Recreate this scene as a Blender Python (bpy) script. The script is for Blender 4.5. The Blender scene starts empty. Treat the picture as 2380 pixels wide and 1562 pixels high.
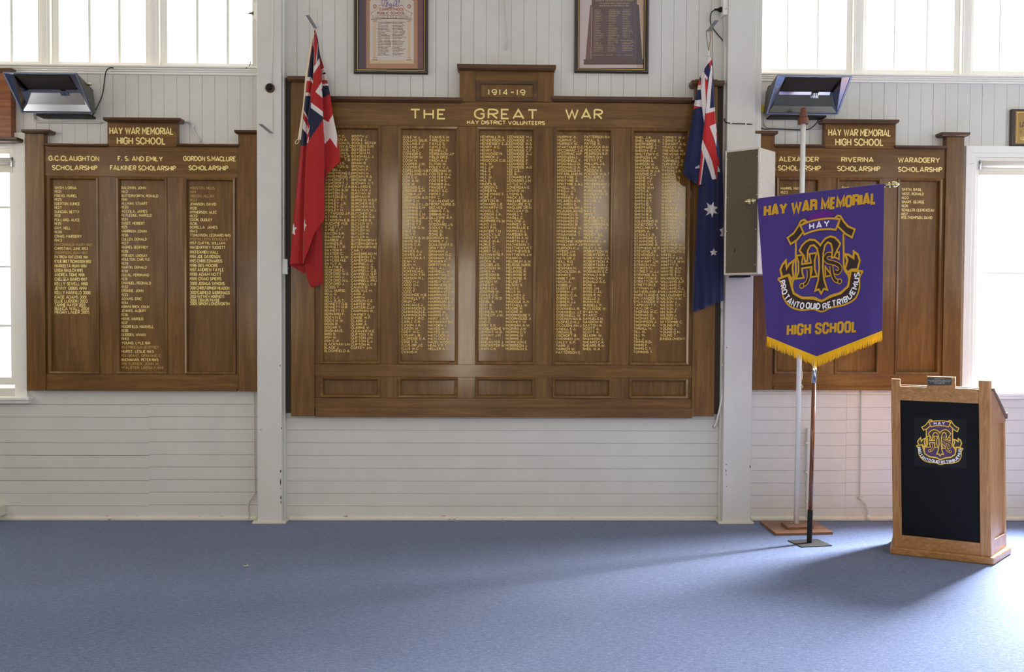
import bpy, bmesh, math, random
from mathutils import Vector, Matrix
from mathutils.geometry import tessellate_polygon
random.seed(7)
C = bpy.context.scene.collection
PI = math.pi

def lin(r, g, b):
    return tuple(((c/255)/12.92 if c/255 <= .04045 else ((c/255+.055)/1.055)**2.4) for c in (r, g, b))

# ------------------------------------------------------------------ camera
W_, H_, F_ = 2380, 1562, 2101.5
CAM = Vector((0.0, -7.24, 1.666))
YAW, PITCH, ROLL = 0.0224871, 0.0254862, 0.0055696
FW = Vector((math.sin(YAW)*math.cos(PITCH), math.cos(YAW)*math.cos(PITCH), -math.sin(PITCH)))
_r = Vector((math.cos(YAW), -math.sin(YAW), 0)); _u = _r.cross(FW)
RT = math.cos(ROLL)*_r + math.sin(ROLL)*_u
UP = -math.sin(ROLL)*_r + math.cos(ROLL)*_u
cd = bpy.data.cameras.new('camera'); cam = bpy.data.objects.new('camera', cd); C.objects.link(cam)
cd.sensor_fit = 'HORIZONTAL'; cd.sensor_width = 36.0; cd.lens = 36.0*F_/W_
cd.clip_start = .05; cd.clip_end = 200
m3 = Matrix((RT, UP, -FW)).transposed()
cam.matrix_world = Matrix.Translation(CAM) @ m3.to_4x4()
bpy.context.scene.camera = cam

# ------------------------------------------------------------------ daylight
sc = bpy.context.scene
sc.view_settings.view_transform = 'Standard'; sc.view_settings.look = 'None'
sc.view_settings.gamma = 1.0; sc.view_settings.use_curve_mapping = False
sc.view_settings.exposure = -0.1
sc.cycles.use_denoising = True
sc.cycles.max_bounces = 8; sc.cycles.diffuse_bounces = 5; sc.cycles.glossy_bounces = 4
sc.cycles.transparent_max_bounces = 12; sc.cycles.sample_clamp_indirect = 8.0
sc.cycles.caustics_reflective = False; sc.cycles.caustics_refractive = False
wd = bpy.data.worlds.new('sky'); sc.world = wd; wd.use_nodes = True
wd.node_tree.nodes['Background'].inputs[0].default_value = (.93, .97, 1, 1)
wd.node_tree.nodes['Background'].inputs[1].default_value = 3.0

def window_light(loc, direction, sx, sz, radiance, col, spread=180):
    """daylight standing just outside one window of the hall"""
    d = bpy.data.lights.new('window_daylight', 'AREA'); d.shape = 'RECTANGLE'
    d.size, d.size_y = sx, sz; d.color = col
    d.energy = radiance*PI*sx*sz; d.spread = math.radians(spread)
    o = bpy.data.objects.new('window_daylight', d); C.objects.link(o)
    o.location = loc; o.rotation_euler = Vector(direction).to_track_quat('-Z', 'Y').to_euler()
    return o
WARM, COOL, NEUT, SKYB = (1, .87, .66), (.88, .94, 1), (1, .89, .71), (.88, .94, 1)
CEIL, XL, XR, YB = 5.2, -6.0, 6.3, -12.0
# windows of the wall in the picture (x0, x1, z0, z1)
UL = (-4.55, -1.90, 3.56, 5.0); UR = (2.06, 4.95, 3.53, 5.0)
LL = (-4.75, -3.745, 1.06, 2.98); LR = (3.89, 4.95, 1.05, 2.94)
for (a, b, z0, z1), rad, col in ((UL, 4.0, WARM), (UR, 3., NEUT), (LL, 5.0, WARM), (LR, 25.0, SKYB)):
    window_light(((a+b)/2, .40, (z0+z1)/2), (0, -1, 0), b-a, z1-z0, rad, col)
# the open bright sky up to the right, which falls through the tall window behind the lectern onto the carpet
window_light((5.15, 1.0, 3.0), (2.3-5.15, -2.3-1.0, -3.0), 2.0, 2.0, 285., SKYB, 120)
# unseen windows of the hall's other walls, the side ones added for fill: (axis position, lo, hi, z0, z1, radiance)
REAR = [(-.85, -.30, .15, 2.85, 30.), (-2.2, -1.75, 3.1, 4.6, 26.), (2.0, 2.45, 3.1, 4.6, 26.), (3.7, 4.2, 3.1, 4.6, 26.), (-5.2, -4.1, 1.1, 3.0, 4.)]
SIDE_L = [(-11, -9.6, 1.9, 4.2, 3.), (-8.2, -6.8, 1.9, 4.2, 3.), (-5.4, -4.0, 1.9, 4.2, 3.), (-2.9, -1.6, 1.9, 4.2, 2.6)]
SIDE_R = [(-11, -9.6, 1.9, 4.2, 3.), (-8.2, -6.8, 1.9, 4.2, 3.), (-5.4, -4.0, 1.9, 4.2, 4.), (-2.9, -1.6, 1.6, 4.2, 4.5)]
for a, b, z0, z1, r in REAR:
    window_light(((a+b)/2, YB-.3, (z0+z1)/2), (0, 1, 0), b-a, z1-z0, r, NEUT)
for a, b, z0, z1, r in SIDE_L:
    window_light((XL-.3, (a+b)/2, (z0+z1)/2), (1, 0, 0), b-a, z1-z0, r, NEUT)
for a, b, z0, z1, r in SIDE_R:
    window_light((XR+.3, (a+b)/2, (z0+z1)/2), (-1, 0, 0), b-a, z1-z0, r, COOL)

# ------------------------------------------------------------------ helpers
def ray(x, y):
    return FW*F_ + RT*(x-W_/2) - UP*(y-H_/2)
def at(x, y, Y=0.0):
    """the point of the depth plane Y that a photo point (x, y) falls on"""
    d = ray(x, y); t = (Y-CAM.y)/d.y
    return CAM + d*t
def floor_at(x, y, z=0.0):
    d = ray(x, y); t = (z-CAM.z)/d.z
    return CAM + d*t
def on_plane(x, y, p0, n):
    d = ray(x, y); t = (p0-CAM).dot(n)/d.dot(n)
    return CAM + d*t
def rect(x0, y0, x1, y1, Y):
    """world x0, x1, z0, z1 of an upright rectangle on plane Y"""
    xm, ym = (x0+x1)/2, (y0+y1)/2
    return at(x0, ym, Y).x, at(x1, ym, Y).x, at(xm, y1, Y).z, at(xm, y0, Y).z

def catmull(pts, n=5, closed=False):
    P = [Vector(p) for p in pts]
    if len(P) < 3: return P
    out = []; N = len(P)
    segs = N if closed else N-1
    for i in range(segs):
        if closed:
            a, b, c, d = P[(i-1) % N], P[i], P[(i+1) % N], P[(i+2) % N]
        else:
            a, b, c, d = P[max(i-1, 0)], P[i], P[i+1], P[min(i+2, N-1)]
        for k in range(n):
            t = k/n
            out.append(.5*((2*b)+(c-a)*t+(2*a-5*b+4*c-d)*t*t+(3*b-a-3*c+d)*t**3))
    if not closed: out.append(P[-1])
    return out

class MB:
    def __init__(s): s.v = []; s.f = []; s.m = []; s.c = None
    def add(s, vs, fs, mi=0):
        o = len(s.v); s.v += [tuple(v) for v in vs]
        for f in fs: s.f.append([i+o for i in f]); s.m.append(mi)
    def box(s, x0, x1, y0, y1, z0, z1, mi=0):
        s.hexa([(x0, y0, z0), (x1, y0, z0), (x1, y1, z0), (x0, y1, z0), (x0, y0, z1), (x1, y0, z1), (x1, y1, z1), (x0, y1, z1)], mi)
    def hexa(s, v, mi=0):
        s.add(v, [(0, 3, 2, 1), (4, 5, 6, 7), (0, 1, 5, 4), (1, 2, 6, 5), (2, 3, 7, 6), (3, 0, 4, 7)], mi)
    def obox(s, o, ax, ay, az, mi=0):
        o, ax, ay, az = Vector(o), Vector(ax), Vector(ay), Vector(az)
        s.hexa([o, o+ax, o+ax+ay, o+ay, o+az, o+ax+az, o+ax+ay+az, o+ay+az], mi)
    def prism(s, poly, fa, fb, mi=0):
        """poly of 2-D points; fa, fb map them to the two end faces"""
        n = len(poly); A = [fa(*p) for p in poly]; B = [fb(*p) for p in poly]
        tri = tessellate_polygon([[Vector((p[0], p[1], 0)) for p in poly]])
        s.add(A+B, [tuple(t) for t in tri]+[tuple(n+i for i in reversed(t)) for t in tri] + [(i, (i+1) % n, n+(i+1) % n, n+i) for i in range(n)], mi)
    def tube(s, pts, r, n=8, mi=0, caps=True):
        P = [Vector(p) for p in pts]; N = len(P)
        R = r if isinstance(r, (list, tuple)) else [r]*N
        vs = []; prev = None
        for i in range(N):
            t = (P[min(i+1, N-1)]-P[max(i-1, 0)]).normalized()
            if prev is None:
                a = t.orthogonal().normalized()
            else:
                a = (prev - t*prev.dot(t)).normalized()
            prev = a; b = t.cross(a)
            vs += [P[i]+(a*math.cos(2*PI*k/n)+b*math.sin(2*PI*k/n))*R[i] for k in range(n)]
        fs = [(i*n+k, i*n+(k+1) % n, (i+1)*n+(k+1) % n, (i+1)*n+k) for i in range(N-1) for k in range(n)]
        if caps: fs += [tuple(reversed(range(n))), tuple((N-1)*n+k for k in range(n))]
        s.add(vs, fs, mi)
    def lathe(s, prof, o, axis=(0, 0, 1), n=16, mi=0):
        """prof: (radius, distance along axis)"""
        o = Vector(o); ax = Vector(axis).normalized(); a = ax.orthogonal().normalized(); b = ax.cross(a)
        vs = []
        for r, h in prof:
            vs += [o+ax*h+(a*math.cos(2*PI*k/n)+b*math.sin(2*PI*k/n))*max(r, 1e-4) for k in range(n)]
        N = len(prof)
        fs = [(i*n+k, i*n+(k+1) % n, (i+1)*n+(k+1) % n, (i+1)*n+k) for i in range(N-1) for k in range(n)]
        fs += [tuple(reversed(range(n))), tuple((N-1)*n+k for k in range(n))]
        s.add(vs, fs, mi)
    def ribbon(s, pts, hw, mp, closed=False, mi=0):
        """flat stroke of half width hw along 2-D points, laid on a surface by mp(u, v)"""
        P = []
        for p in pts:
            p = Vector((p[0], p[1]))
            if not P or (p-P[-1]).length > 1e-5: P.append(p)
        if closed and len(P) > 2 and (P[0]-P[-1]).length < 1e-5: P.pop()
        N = len(P)
        if N < 2: return
        vs = []
        for i in range(N):
            a = P[i-1] if (i > 0 or closed) else None
            b = P[(i+1) % N] if (i < N-1 or closed) else None
            d1 = (P[i]-a).normalized() if a is not None else None
            d2 = (b-P[i]).normalized() if b is not None else None
            if d1 is None: d1 = d2
            if d2 is None: d2 = d1
            n1 = Vector((-d1.y, d1.x)); n2 = Vector((-d2.y, d2.x))
            m = n1+n2
            if m.length < 1e-4: m = n1.copy()
            m.normalize(); k = hw/max(m.dot(n1), .45)
            vs += [mp(*(P[i]+m*k)), mp(*(P[i]-m*k))]
        fs = [(2*i, 2*i+1, 2*((i+1) % N)+1, 2*((i+1) % N)) for i in range(N if closed else N-1)]
        s.add(vs, fs, mi)
    def fill(s, pts, mp, mi=0, fine=0):
        tri = tessellate_polygon([[Vector((p[0], p[1], 0)) for p in pts]])
        V = [Vector((p[0], p[1])) for p in pts]; T = [tuple(t) for t in tri]; mid = {}
        while fine:
            out = []; split = False
            for t in T:
                e = max(((V[t[i]]-V[t[(i+1) % 3]]).length, i) for i in range(3))
                if e[0] <= fine: out.append(t); continue
                split = True; i = e[1]; a, b, c = t[i], t[(i+1) % 3], t[(i+2) % 3]; k = (min(a, b), max(a, b))
                if k not in mid: mid[k] = len(V); V.append((V[a]+V[b])/2)
                out += [(a, mid[k], c), (mid[k], b, c)]
            T = out
            if not split: break
        s.add([mp(*p) for p in V], T, mi)
    def build(s, name, mats, parent=None, loc=None, bevel=0, smooth=False, seg=2):
        off = Vector((0, 0, 0))
        if parent is not None:
            r = parent
            while r.parent: r = r.parent
            off = r.location
        elif loc is not None: off = Vector(loc)
        me = bpy.data.meshes.new(name)
        me.from_pydata([tuple(Vector(v)-off) for v in s.v], [], s.f)
        if not isinstance(mats, (list, tuple)): mats = [mats]
        for m in mats: me.materials.append(m)
        me.polygons.foreach_set('material_index', s.m)
        if s.c is not None:
            ca = me.color_attributes.new('dye_and_shade', 'FLOAT_COLOR', 'POINT')
            ca.data.foreach_set('color', [x for c in s.c for x in (*c, 1.0)])
        bm = bmesh.new(); bm.from_mesh(me); bmesh.ops.recalc_face_normals(bm, faces=bm.faces); bm.to_mesh(me); bm.free()
        if smooth: me.polygons.foreach_set('use_smooth', [True]*len(me.polygons))
        me.update()
        o = bpy.data.objects.new(name, me); C.objects.link(o)
        if parent is not None: o.parent = parent
        elif loc is not None: o.location = loc
        if bevel:
            b = o.modifiers.new('bevel', 'BEVEL'); b.width = bevel; b.segments = seg; b.limit_method = 'ANGLE'; b.angle_limit = .6
            if not smooth:
                me.polygons.foreach_set('use_smooth', [False]*len(me.polygons))
        return o

def thing(name, label, cat, loc, group=None):
    o = bpy.data.objects.new(name, None); C.objects.link(o); o.empty_display_size = .1
    o.location = loc; return tag(o, label, cat, group)
def tag(o, label, cat, group=None):
    o['label'] = label; o['category'] = cat
    if group: o['group'] = group
    return o
def struct(o):
    o['kind'] = 'structure'; return o

# ------------------------------------------------------------------ materials
def nt(name):
    m = bpy.data.materials.new(name); m.use_nodes = True
    t = m.node_tree; b = t.nodes['Principled BSDF']
    return m, t, b
def plain(name, col, rough=.5, metal=0, coat=0, spec=.5, emit=None):
    m, t, b = nt(name)
    b.inputs['Base Color'].default_value = (*col, 1); b.inputs['Roughness'].default_value = rough
    b.inputs['Metallic'].default_value = metal; b.inputs['Coat Weight'].default_value = coat
    b.inputs['Specular IOR Level'].default_value = spec
    return m
def node(t, kind, **kw):
    n = t.nodes.new(kind)
    for k, v in kw.items():
        if k in n.inputs: n.inputs[k].default_value = v
        else: setattr(n, k, v)
    return n
def ramp(t, fac, stops):
    r = t.nodes.new('ShaderNodeValToRGB'); e = r.color_ramp.elements
    while len(e) < len(stops): e.new(.5)
    for i, (p, c) in enumerate(stops):
        e[i].position = p; e[i].color = (*c, 1)
    t.links.new(fac, r.inputs[0]); return r
def coords(t, scale, rot=(0, 0, 0)):
    g = node(t, 'ShaderNodeNewGeometry'); mp = node(t, 'ShaderNodeMapping')
    mp.inputs['Scale'].default_value = scale; mp.inputs['Rotation'].default_value = rot
    t.links.new(g.outputs['Position'], mp.inputs['Vector']); return mp.outputs[0]
def wood(name, dark, mid, light, grain='z', rough=.45, coat=.35, coat_rough=.13, sc=26, blotch=.40):
    m, t, b = nt(name)
    sc_ = {'z': (1, 1, .07), 'x': (.07, 1, 1)}[grain]
    v = coords(t, sc_)
    n1 = node(t, 'ShaderNodeTexNoise', Scale=sc, Detail=6, Roughness=.62, Distortion=.7); t.links.new(v, n1.inputs['Vector'])
    n2 = node(t, 'ShaderNodeTexNoise', Scale=210, Detail=3, Roughness=.7); t.links.new(v, n2.inputs['Vector'])
    v3 = coords(t, (1.1, 1, .8)); n3 = node(t, 'ShaderNodeTexNoise', Scale=1.9, Detail=3); t.links.new(v3, n3.inputs['Vector'])
    a = node(t, 'ShaderNodeMath', operation='MULTIPLY'); a.inputs[1].default_value = .30; t.links.new(n2.outputs[0], a.inputs[0])
    c = node(t, 'ShaderNodeMath', operation='ADD'); t.links.new(n1.outputs[0], c.inputs[0]); t.links.new(a.outputs[0], c.inputs[1])
    d = node(t, 'ShaderNodeMath', operation='MULTIPLY_ADD'); d.inputs[1].default_value = blotch; t.links.new(n3.outputs[0], d.inputs[0]); t.links.new(c.outputs[0], d.inputs[2])
    r = ramp(t, d.outputs[0], [(.58, dark), (.84, mid), (1.0, light)])
    t.links.new(r.outputs[0], b.inputs['Base Color'])
    b.inputs['Roughness'].default_value = rough; b.inputs['Coat Weight'].default_value = coat; b.inputs['Coat Roughness'].default_value = coat_rough; b.inputs['Specular IOR Level'].default_value = .3
    bp = node(t, 'ShaderNodeBump', Strength=.06, Distance=.002); t.links.new(c.outputs[0], bp.inputs['Height']); t.links.new(bp.outputs[0], b.inputs['Normal'])
    return m
def paint(name, col, rough=.45, var=.05, bump=.10, dirt=None):
    m, t, b = nt(name)
    v = coords(t, (1, 1, 1))
    n = node(t, 'ShaderNodeTexNoise', Scale=3.5, Detail=6, Roughness=.65); t.links.new(v, n.inputs['Vector'])
    lo = tuple(max(0, c*(1-var*1.3)) for c in col); hi = tuple(min(1, c*(1+var*.6)) for c in col)
    r = ramp(t, n.outputs[0], [(.3, lo), (.7, hi)])
    out = r.outputs[0]
    if dirt:
        n3 = node(t, 'ShaderNodeTexNoise', Scale=42, Detail=4, Roughness=.6); v2 = coords(t, (.35, 1, 1)); t.links.new(v2, n3.inputs['Vector'])
        r3 = ramp(t, n3.outputs[0], [(.665, (0, 0, 0)), (.685, (1, 1, 1))])
        mx = node(t, 'ShaderNodeMix', data_type='RGBA'); t.links.new(r3.outputs[0], mx.inputs[0]); t.links.new(out, mx.inputs[6]); mx.inputs[7].default_value = (*dirt, 1)
        out = mx.outputs[2]
    t.links.new(out, b.inputs['Base Color']); b.inputs['Roughness'].default_value = rough
    n2 = node(t, 'ShaderNodeTexNoise', Scale=60, Detail=4); t.links.new(v, n2.inputs['Vector'])
    bp = node(t, 'ShaderNodeBump', Strength=bump, Distance=.004); t.links.new(n2.outputs[0], bp.inputs['Height']); t.links.new(bp.outputs[0], b.inputs['Normal'])
    return m
def cloth(name, col=None, rough=.85, sheen=.15, attr=None, trans=0):
    m, t, b = nt(name)
    v = coords(t, (1, 1, 1))
    n = node(t, 'ShaderNodeTexNoise', Scale=320, Detail=2); t.links.new(v, n.inputs['Vector'])
    bp = node(t, 'ShaderNodeBump', Strength=.12, Distance=.001); t.links.new(n.outputs[0], bp.inputs['Height']); t.links.new(bp.outputs[0], b.inputs['Normal'])
    if attr:
        a = node(t, 'ShaderNodeAttribute', attribute_name=attr); t.links.new(a.outputs['Color'], b.inputs['Base Color'])
    else: b.inputs['Base Color'].default_value = (*col, 1)
    b.inputs['Roughness'].default_value = rough; b.inputs['Sheen Weight'].default_value = sheen; b.inputs['Specular IOR Level'].default_value = .25
    return m

M = {}
M['wall'] = paint('white_wall_paint', (.67, .655, .615), .42, .04)
M['gap'] = plain('board_gap', (.26, .215, .15), .9)
M['trim'] = paint('white_gloss_paint', (.70, .695, .67), .33, .04)
M['chip'] = paint('chipped_cream_paint', (.72, .68, .57), .5, .06, .2, dirt=(.16, .085, .035))
M['bare'] = plain('bare_dark_timber', (.06, .045, .035), .8)
M['hall'] = paint('hall_tan_paint', (.33, .29, .23), .6)
M['ceil'] = paint('ceiling_paint', (.70, .69, .66), .6)
M['frame'] = paint('window_paint', (.88, .86, .80), .4, .02)
DK, MD, LT = (.082, .031, .0035), (.150, .063, .0085), (.205, .096, .017)
M['wv'] = wood('stained_timber_upright', DK, MD, LT, 'z')
M['wh'] = wood('stained_timber_level', DK, MD, LT, 'x')
M['wp'] = wood('stained_timber_panel', (.090, .037, .0045), (.152, .066, .0095), (.205, .098, .018), 'z', .40, .4, .11)
M['wcap'] = wood('stained_timber_cap', (.045, .018, .006), (.08, .033, .010), (.12, .052, .016), 'x')
M['wback'] = plain('stained_backing', (.028, .014, .006), .6)
M['gold'] = plain('gilt_paint', lin(232, 192, 96), .45, .0)
M['goldpale'] = plain('pale_gilt_paint', lin(246, 220, 138), .45, .0)
M['goldname'] = plain('name_gilt_paint', lin(240, 204, 116), .45)
M['goldold'] = plain('faded_gilt_paint', lin(190, 150, 80), .55)
m, t, b = nt('clear_glass')
tr = node(t, 'ShaderNodeBsdfTransparent'); gl = node(t, 'ShaderNodeBsdfGlossy', Roughness=.02); mix = node(t, 'ShaderNodeMixShader'); mix.inputs[0].default_value = .04
t.links.new(tr.outputs[0], mix.inputs[1]); t.links.new(gl.outputs[0], mix.inputs[2])
t.links.new(mix.outputs[0], t.nodes['Material Output'].inputs[0]); M['glass'] = m
# carpet
m, t, b = nt('blue_carpet')
v = coords(t, (1, 1, 1)); v2 = coords(t, (.55, 1.6, 1), (0, 0, .25))
n1 = node(t, 'ShaderNodeTexNoise', Scale=150, Detail=4, Roughness=.75); t.links.new(v2, n1.inputs['Vector'])
n2 = node(t, 'ShaderNodeTexNoise', Scale=2.2, Detail=5, Roughness=.6); t.links.new(v, n2.inputs['Vector'])
n4 = node(t, 'ShaderNodeTexNoise', Scale=46, Detail=3, Roughness=.6); t.links.new(v2, n4.inputs['Vector'])
q = node(t, 'ShaderNodeMath', operation='MULTIPLY_ADD'); q.inputs[1].default_value = .45; t.links.new(n4.outputs[0], q.inputs[0]); t.links.new(n1.outputs[0], q.inputs[2])
r1 = ramp(t, q.outputs[0], [(.48, lin(50, 62, 95)), (.72, lin(83, 97, 135)), (.95, lin(128, 139, 168))])
r2 = ramp(t, n2.outputs[0], [(.3, (.90, .91, .92)), (.7, (1.04, 1.03, 1.03))])
mx = node(t, 'ShaderNodeMix', data_type='RGBA', blend_type='MULTIPLY'); mx.inputs[0].default_value = 1
t.links.new(r1.outputs[0], mx.inputs[6]); t.links.new(r2.outputs[0], mx.inputs[7]); t.links.new(mx.outputs[2], b.inputs['Base Color'])
b.inputs['Roughness'].default_value = .95; b.inputs['Specular IOR Level'].default_value = .1; b.inputs['Sheen Weight'].default_value = .25
bp = node(t, 'ShaderNodeBump', Strength=.5, Distance=.006); t.links.new(q.outputs[0], bp.inputs['Height']); t.links.new(bp.outputs[0], b.inputs['Normal'])
M['carpet'] = m
M['steel'] = plain('brushed_steel', (.55, .56, .58), .3, 1)
M['chrome'] = plain('chrome', (.80, .80, .80), .09, 1)
M['brass'] = plain('aged_brass', lin(196, 186, 140), .25, 1)
M['black'] = plain('black_plastic', (.008, .008, .009), .5, spec=.25)
M['rubber'] = plain('dark_cable', (.022, .02, .019), .55)
M['white'] = plain('white_plastic', (.86, .85, .81), .35)
M['pipe'] = plain('painted_pipe', (.60, .59, .56), .4)
M['grey'] = plain('grey_galvanised', (.33, .33, .34), .45, .5)
M['rope'] = plain('jute_string', lin(140, 112, 74), .9)
M['cream'] = cloth('cream_canvas', lin(222, 208, 178))
# ------------------------------------------------------------------ room shell
ZL, ZR = at(300, 160).z, at(2070, 181).z
ZD = at(300, 905).z
UL = (UL[0], UL[1], ZL, UL[3]); UR = (UR[0], UR[1], ZR, UR[3])
HOLES = [UL, UR, (LL[0], LL[1], ZD, LL[3]), (LR[0], LR[1], ZD, LR[3])]

def cut(x0, x1, z0, z1, holes):
    """the rectangle minus the holes, as rectangles"""
    xs = sorted({x0, x1, *[min(max(h[k], x0), x1) for h in holes for k in (0, 1)]})
    out = []
    for a, b in zip(xs, xs[1:]):
        if b-a < 1e-5: continue
        zs = [(z0, z1)]
        for h in holes:
            if h[0] < b-1e-6 and h[1] > a+1e-6:
                nz = []
                for p, q in zs:
                    if h[3] <= p or h[2] >= q: nz.append((p, q)); continue
                    if h[2] > p: nz.append((p, h[2]))
                    if h[3] < q: nz.append((h[3], q))
                zs = nz
        out += [(a, b, p, q) for p, q in zs if q-p > 1e-4]
    return out

wb = MB()
for a, b_, p, q in cut(XL, XR, 0, CEIL, HOLES): wb.box(a, b_, .013, .10, p, q, 1)
def vboards(x0, x1, phase):
    k = math.floor((x0-phase)/.0997)
    x = phase+k*.0997
    while x < x1:
        g = random.uniform(.0007, .0013); l, r = max(x+g, x0), min(x+.0997-g, x1); dy = random.uniform(0, .0014)
        if r-l > .002:
            for a, b_, p, q in cut(l, r, ZD, CEIL, HOLES): wb.box(a, b_, dy, .0135, p, q)
        x += .0997
PLX0, PLX1 = at(597, 620, -.12).x, at(654.5, 620, -.12).x
PRX0, PRX1 = at(1684, 781, -.12).x, at(1750, 781, -.12).x
vboards(XL, PLX0, at(499.4, 230).x); vboards(PLX0, PRX1, at(1013, 100).x); vboards(PRX1, XR, at(2026, 260).x)
def hboards(x0, x1, zs, gmax, skew=0):
    for top, bot in zip(zs, zs[1:]):
        g = random.uniform(.0009, gmax); dy = random.uniform(0, .002)
        wb.box(x0, x1, dy, .0135, bot+g, top-.0008)
lev = [940.5, 970, 999.5, 1029, 1058.6, 1087.7, 1117, 1146.4, 1176]
zl = [ZD]+[at(170, y).z for y in lev]+[0]
jx = at(346.5, 1080).x
hboards(XL, jx, [ZD]+[at(170, y).z for y in lev[:2]]+[at(170, y).z for y in lev[2:]]+[0], .0032)
hboards(jx, PLX0, [ZD]+[at(450, y).z for y in (939.5, 969, 998, 1026.7, 1056, 1085.4, 1114.5, 1143.5, 1173.5)]+[0], .0022)
hboards(PLX0, PRX1, [ZD]+[at(700, y).z for y in (941.5, 971, 999.5, 1029, 1058.6, 1088, 1118, 1146.8, 1176)]+[0], .0016)
hboards(PRX1, at(1966, 1060).x, [ZD]+[at(1860, y).z for y in (916.5, 946.5, 976.5, 1006.4, 1035.7, 1064.7, 1094, 1123, 1152, 1181)]+[0], .0014)
hboards(at(1966.4, 1060).x, XR, [ZD]+[at(2020, y).z for y in (917.5, 947.2, 976, 1005.4, 1034.7, 1064, 1092.5, 1122, 1151, 1180)]+[0], .0014)
struct(wb.build('wall_back', [M['wall'], M['gap']]))

f = MB(); f.box(XL-.2, XR+.2, YB-.2, .1, -.12, 0); struct(f.build('floor', M['carpet']))
f = MB(); f.box(XL-.2, XR+.2, YB-.2, .1, CEIL, CEIL+.12); struct(f.build('ceiling', M['ceil']))
def side_wall(name, x0, x1, holes):
    w = MB()
    for a, b_, p, q in cut(YB-.2, .1, 0, CEIL, holes): w.box(x0, x1, a, b_, p, q)
    struct(w.build(name, M['hall']))
side_wall('wall_left', XL-.15, XL, [h[:4] for h in SIDE_L]); side_wall('wall_right', XR, XR+.15, [h[:4] for h in SIDE_R])
w = MB()
for a, b_, p, q in cut(XL-.2, XR+.2, 0, CEIL, [h[:4] for h in REAR]): w.box(a, b_, YB-.15, YB, p, q)
struct(w.build('wall_rear', M['hall']))

NWIN = [0]
def sash(x0, x1, z0, z1, y, stile, rail, muntins, hbars=(), th=.045, mun=.022, axis='x'):
    """one window: painted frame and its glass"""
    NWIN[0] += 1
    w = MB(); g = MB()
    def bx(mb, a, b_, p, q, d0, d1):
        if axis == 'x': mb.box(a, b_, d0, d1, p, q)
        else: mb.box(d0, d1, a, b_, p, q)
    bx(w, x0, x0+stile, z0, z1, y, y+th); bx(w, x1-stile, x1, z0, z1, y, y+th)
    bx(w, x0+stile, x1-stile, z0, z0+rail, y, y+th); bx(w, x0+stile, x1-stile, z1-stile, z1, y, y+th)
    for mx_ in muntins: bx(w, mx_-mun/2, mx_+mun/2, z0+rail, z1-stile, y+.008, y+th-.008)
    for mz in hbars: bx(w, x0+stile, x1-stile, mz-mun/2, mz+mun/2, y+.010, y+th-.010)
    o = struct(w.build('window_%d' % NWIN[0], M['frame'], bevel=.003))
    bx(g, x0+stile*.9, x1-stile*.9, z0+rail*.9, z1-stile*.9, y+th*.5-.002, y+th*.5+.002)
    g.build('glass_pane', M['glass'], o)
    return o
X = lambda px, py=80, Y=0.: at(px, py, Y).x
zt = 4.98
# upper casements
zbL, zbR = ZL+.004, ZR+.004
for px0, px1, mun in ((-140, 98, (-55, 21)), (118, 350, (203, 273)), (371, 599, (455, 526))):
    sash(X(px0), X(px1), zbL, zt, .03, .050, .054, [X(p) for p in mun])
for px0, px1, mun in ((1760, 1983, (1834, 1905)), (2005, 2234, (2084, 2160)), (2256, 2490, (2330, 2405))):
    sash(X(px0), X(px1), zbR, zt, .03, .042, .068, [X(p) for p in mun], mun=.013)
# sashes of the two tall windows
zlt = LL[3]-.0
for a, b_, px in ((LL[0], LL[1], 0), (LR[0], LR[1], 1)):
    sash(a+.03, b_-.03, ZD+.03, (LL, LR)[px][3]-.03, .035, .048, .06, [(a+b_)/2] if px == 0 else [], [ZD+.50, ZD+.97, ZD+1.44] if px == 0 else [ZD+.97], mun=.018)
# windows of the other walls, out of view; side ones are added fill sources
for a, b_, p, q, r in REAR: sash(a, b_, p, q, YB-.10, .05, .06, [(a+b_)/2] if b_-a > .7 else [], [])
for a, b_, p, q, r in SIDE_L: sash(a, b_, p, q, XL-.10, .05, .06, [(a+b_)/2], [(p+q)/2], axis='y')
for a, b_, p, q, r in SIDE_R: sash(a, b_, p, q, XR+.05, .05, .06, [(a+b_)/2], [(p+q)/2], axis='y')

NT = [0]
def trim(mb, mats, bevel=.003):
    NT[0] += 1
    return struct(mb.build('trim_%d' % NT[0], mats, bevel=bevel))
# posts
post = MB(); post.box(PLX0, PLX1, -.12, .005, 0, CEIL); post.box(PLX1-.002, PLX1+.012, -.055, .005, 0, CEIL)
p1 = trim(post, M['wall'], .006)
ch = MB()
def chips(mb, spots, Y, X0=None):
    for px, py, w_, h_ in spots:
        c = at(px, py, Y); n = 7
        pts = [(c.x+w_*.00345*.5*math.cos(2*PI*k/n)*random.uniform(.6, 1.1), c.z+h_*.00345*.5*math.sin(2*PI*k/n)*random.uniform(.6, 1.1)) for k in range(n)]
        mb.fill(pts, lambda u, v: (u, Y, v))
chips(ch, [(606.5, 999, 5, 2), (652, 1095, 3.5, 10), (652, 1120, 2.5, 18), (652.3, 1135, 2, 4), (653, 1157, 4, 10), (653, 1167, 3, 8), (654.4, 995, 3, 6), (651, 850, 2.5, 5), (607, 358, 2, 2)], -.1208)
ch.build('paint_chip', M['bare'], p1)
post = MB(); post.box(PRX0, PRX1, -.12, .005, 0, CEIL); sx = at(1743, 200, -.12).x
post.box(PRX1-.004, PRX1+.052, -.100, .005, at(1756, 470, -.1).z, CEIL)
post.box(PRX0-.014, PRX0+.002, -.055, .005, 0, CEIL)
p2 = trim(post, M['wall'], .006)
ch = MB(); chips(ch, [(1688, 1080, 2, 4), (1687.5, 1094, 2, 9), (1688, 1103, 2, 4), (1688.5, 1130, 2, 3), (1743.5, 1084.5, 3, 9), (1689, 808, 3, 3), (1700, 711, 1.5, 2)], -.1208)
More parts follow.
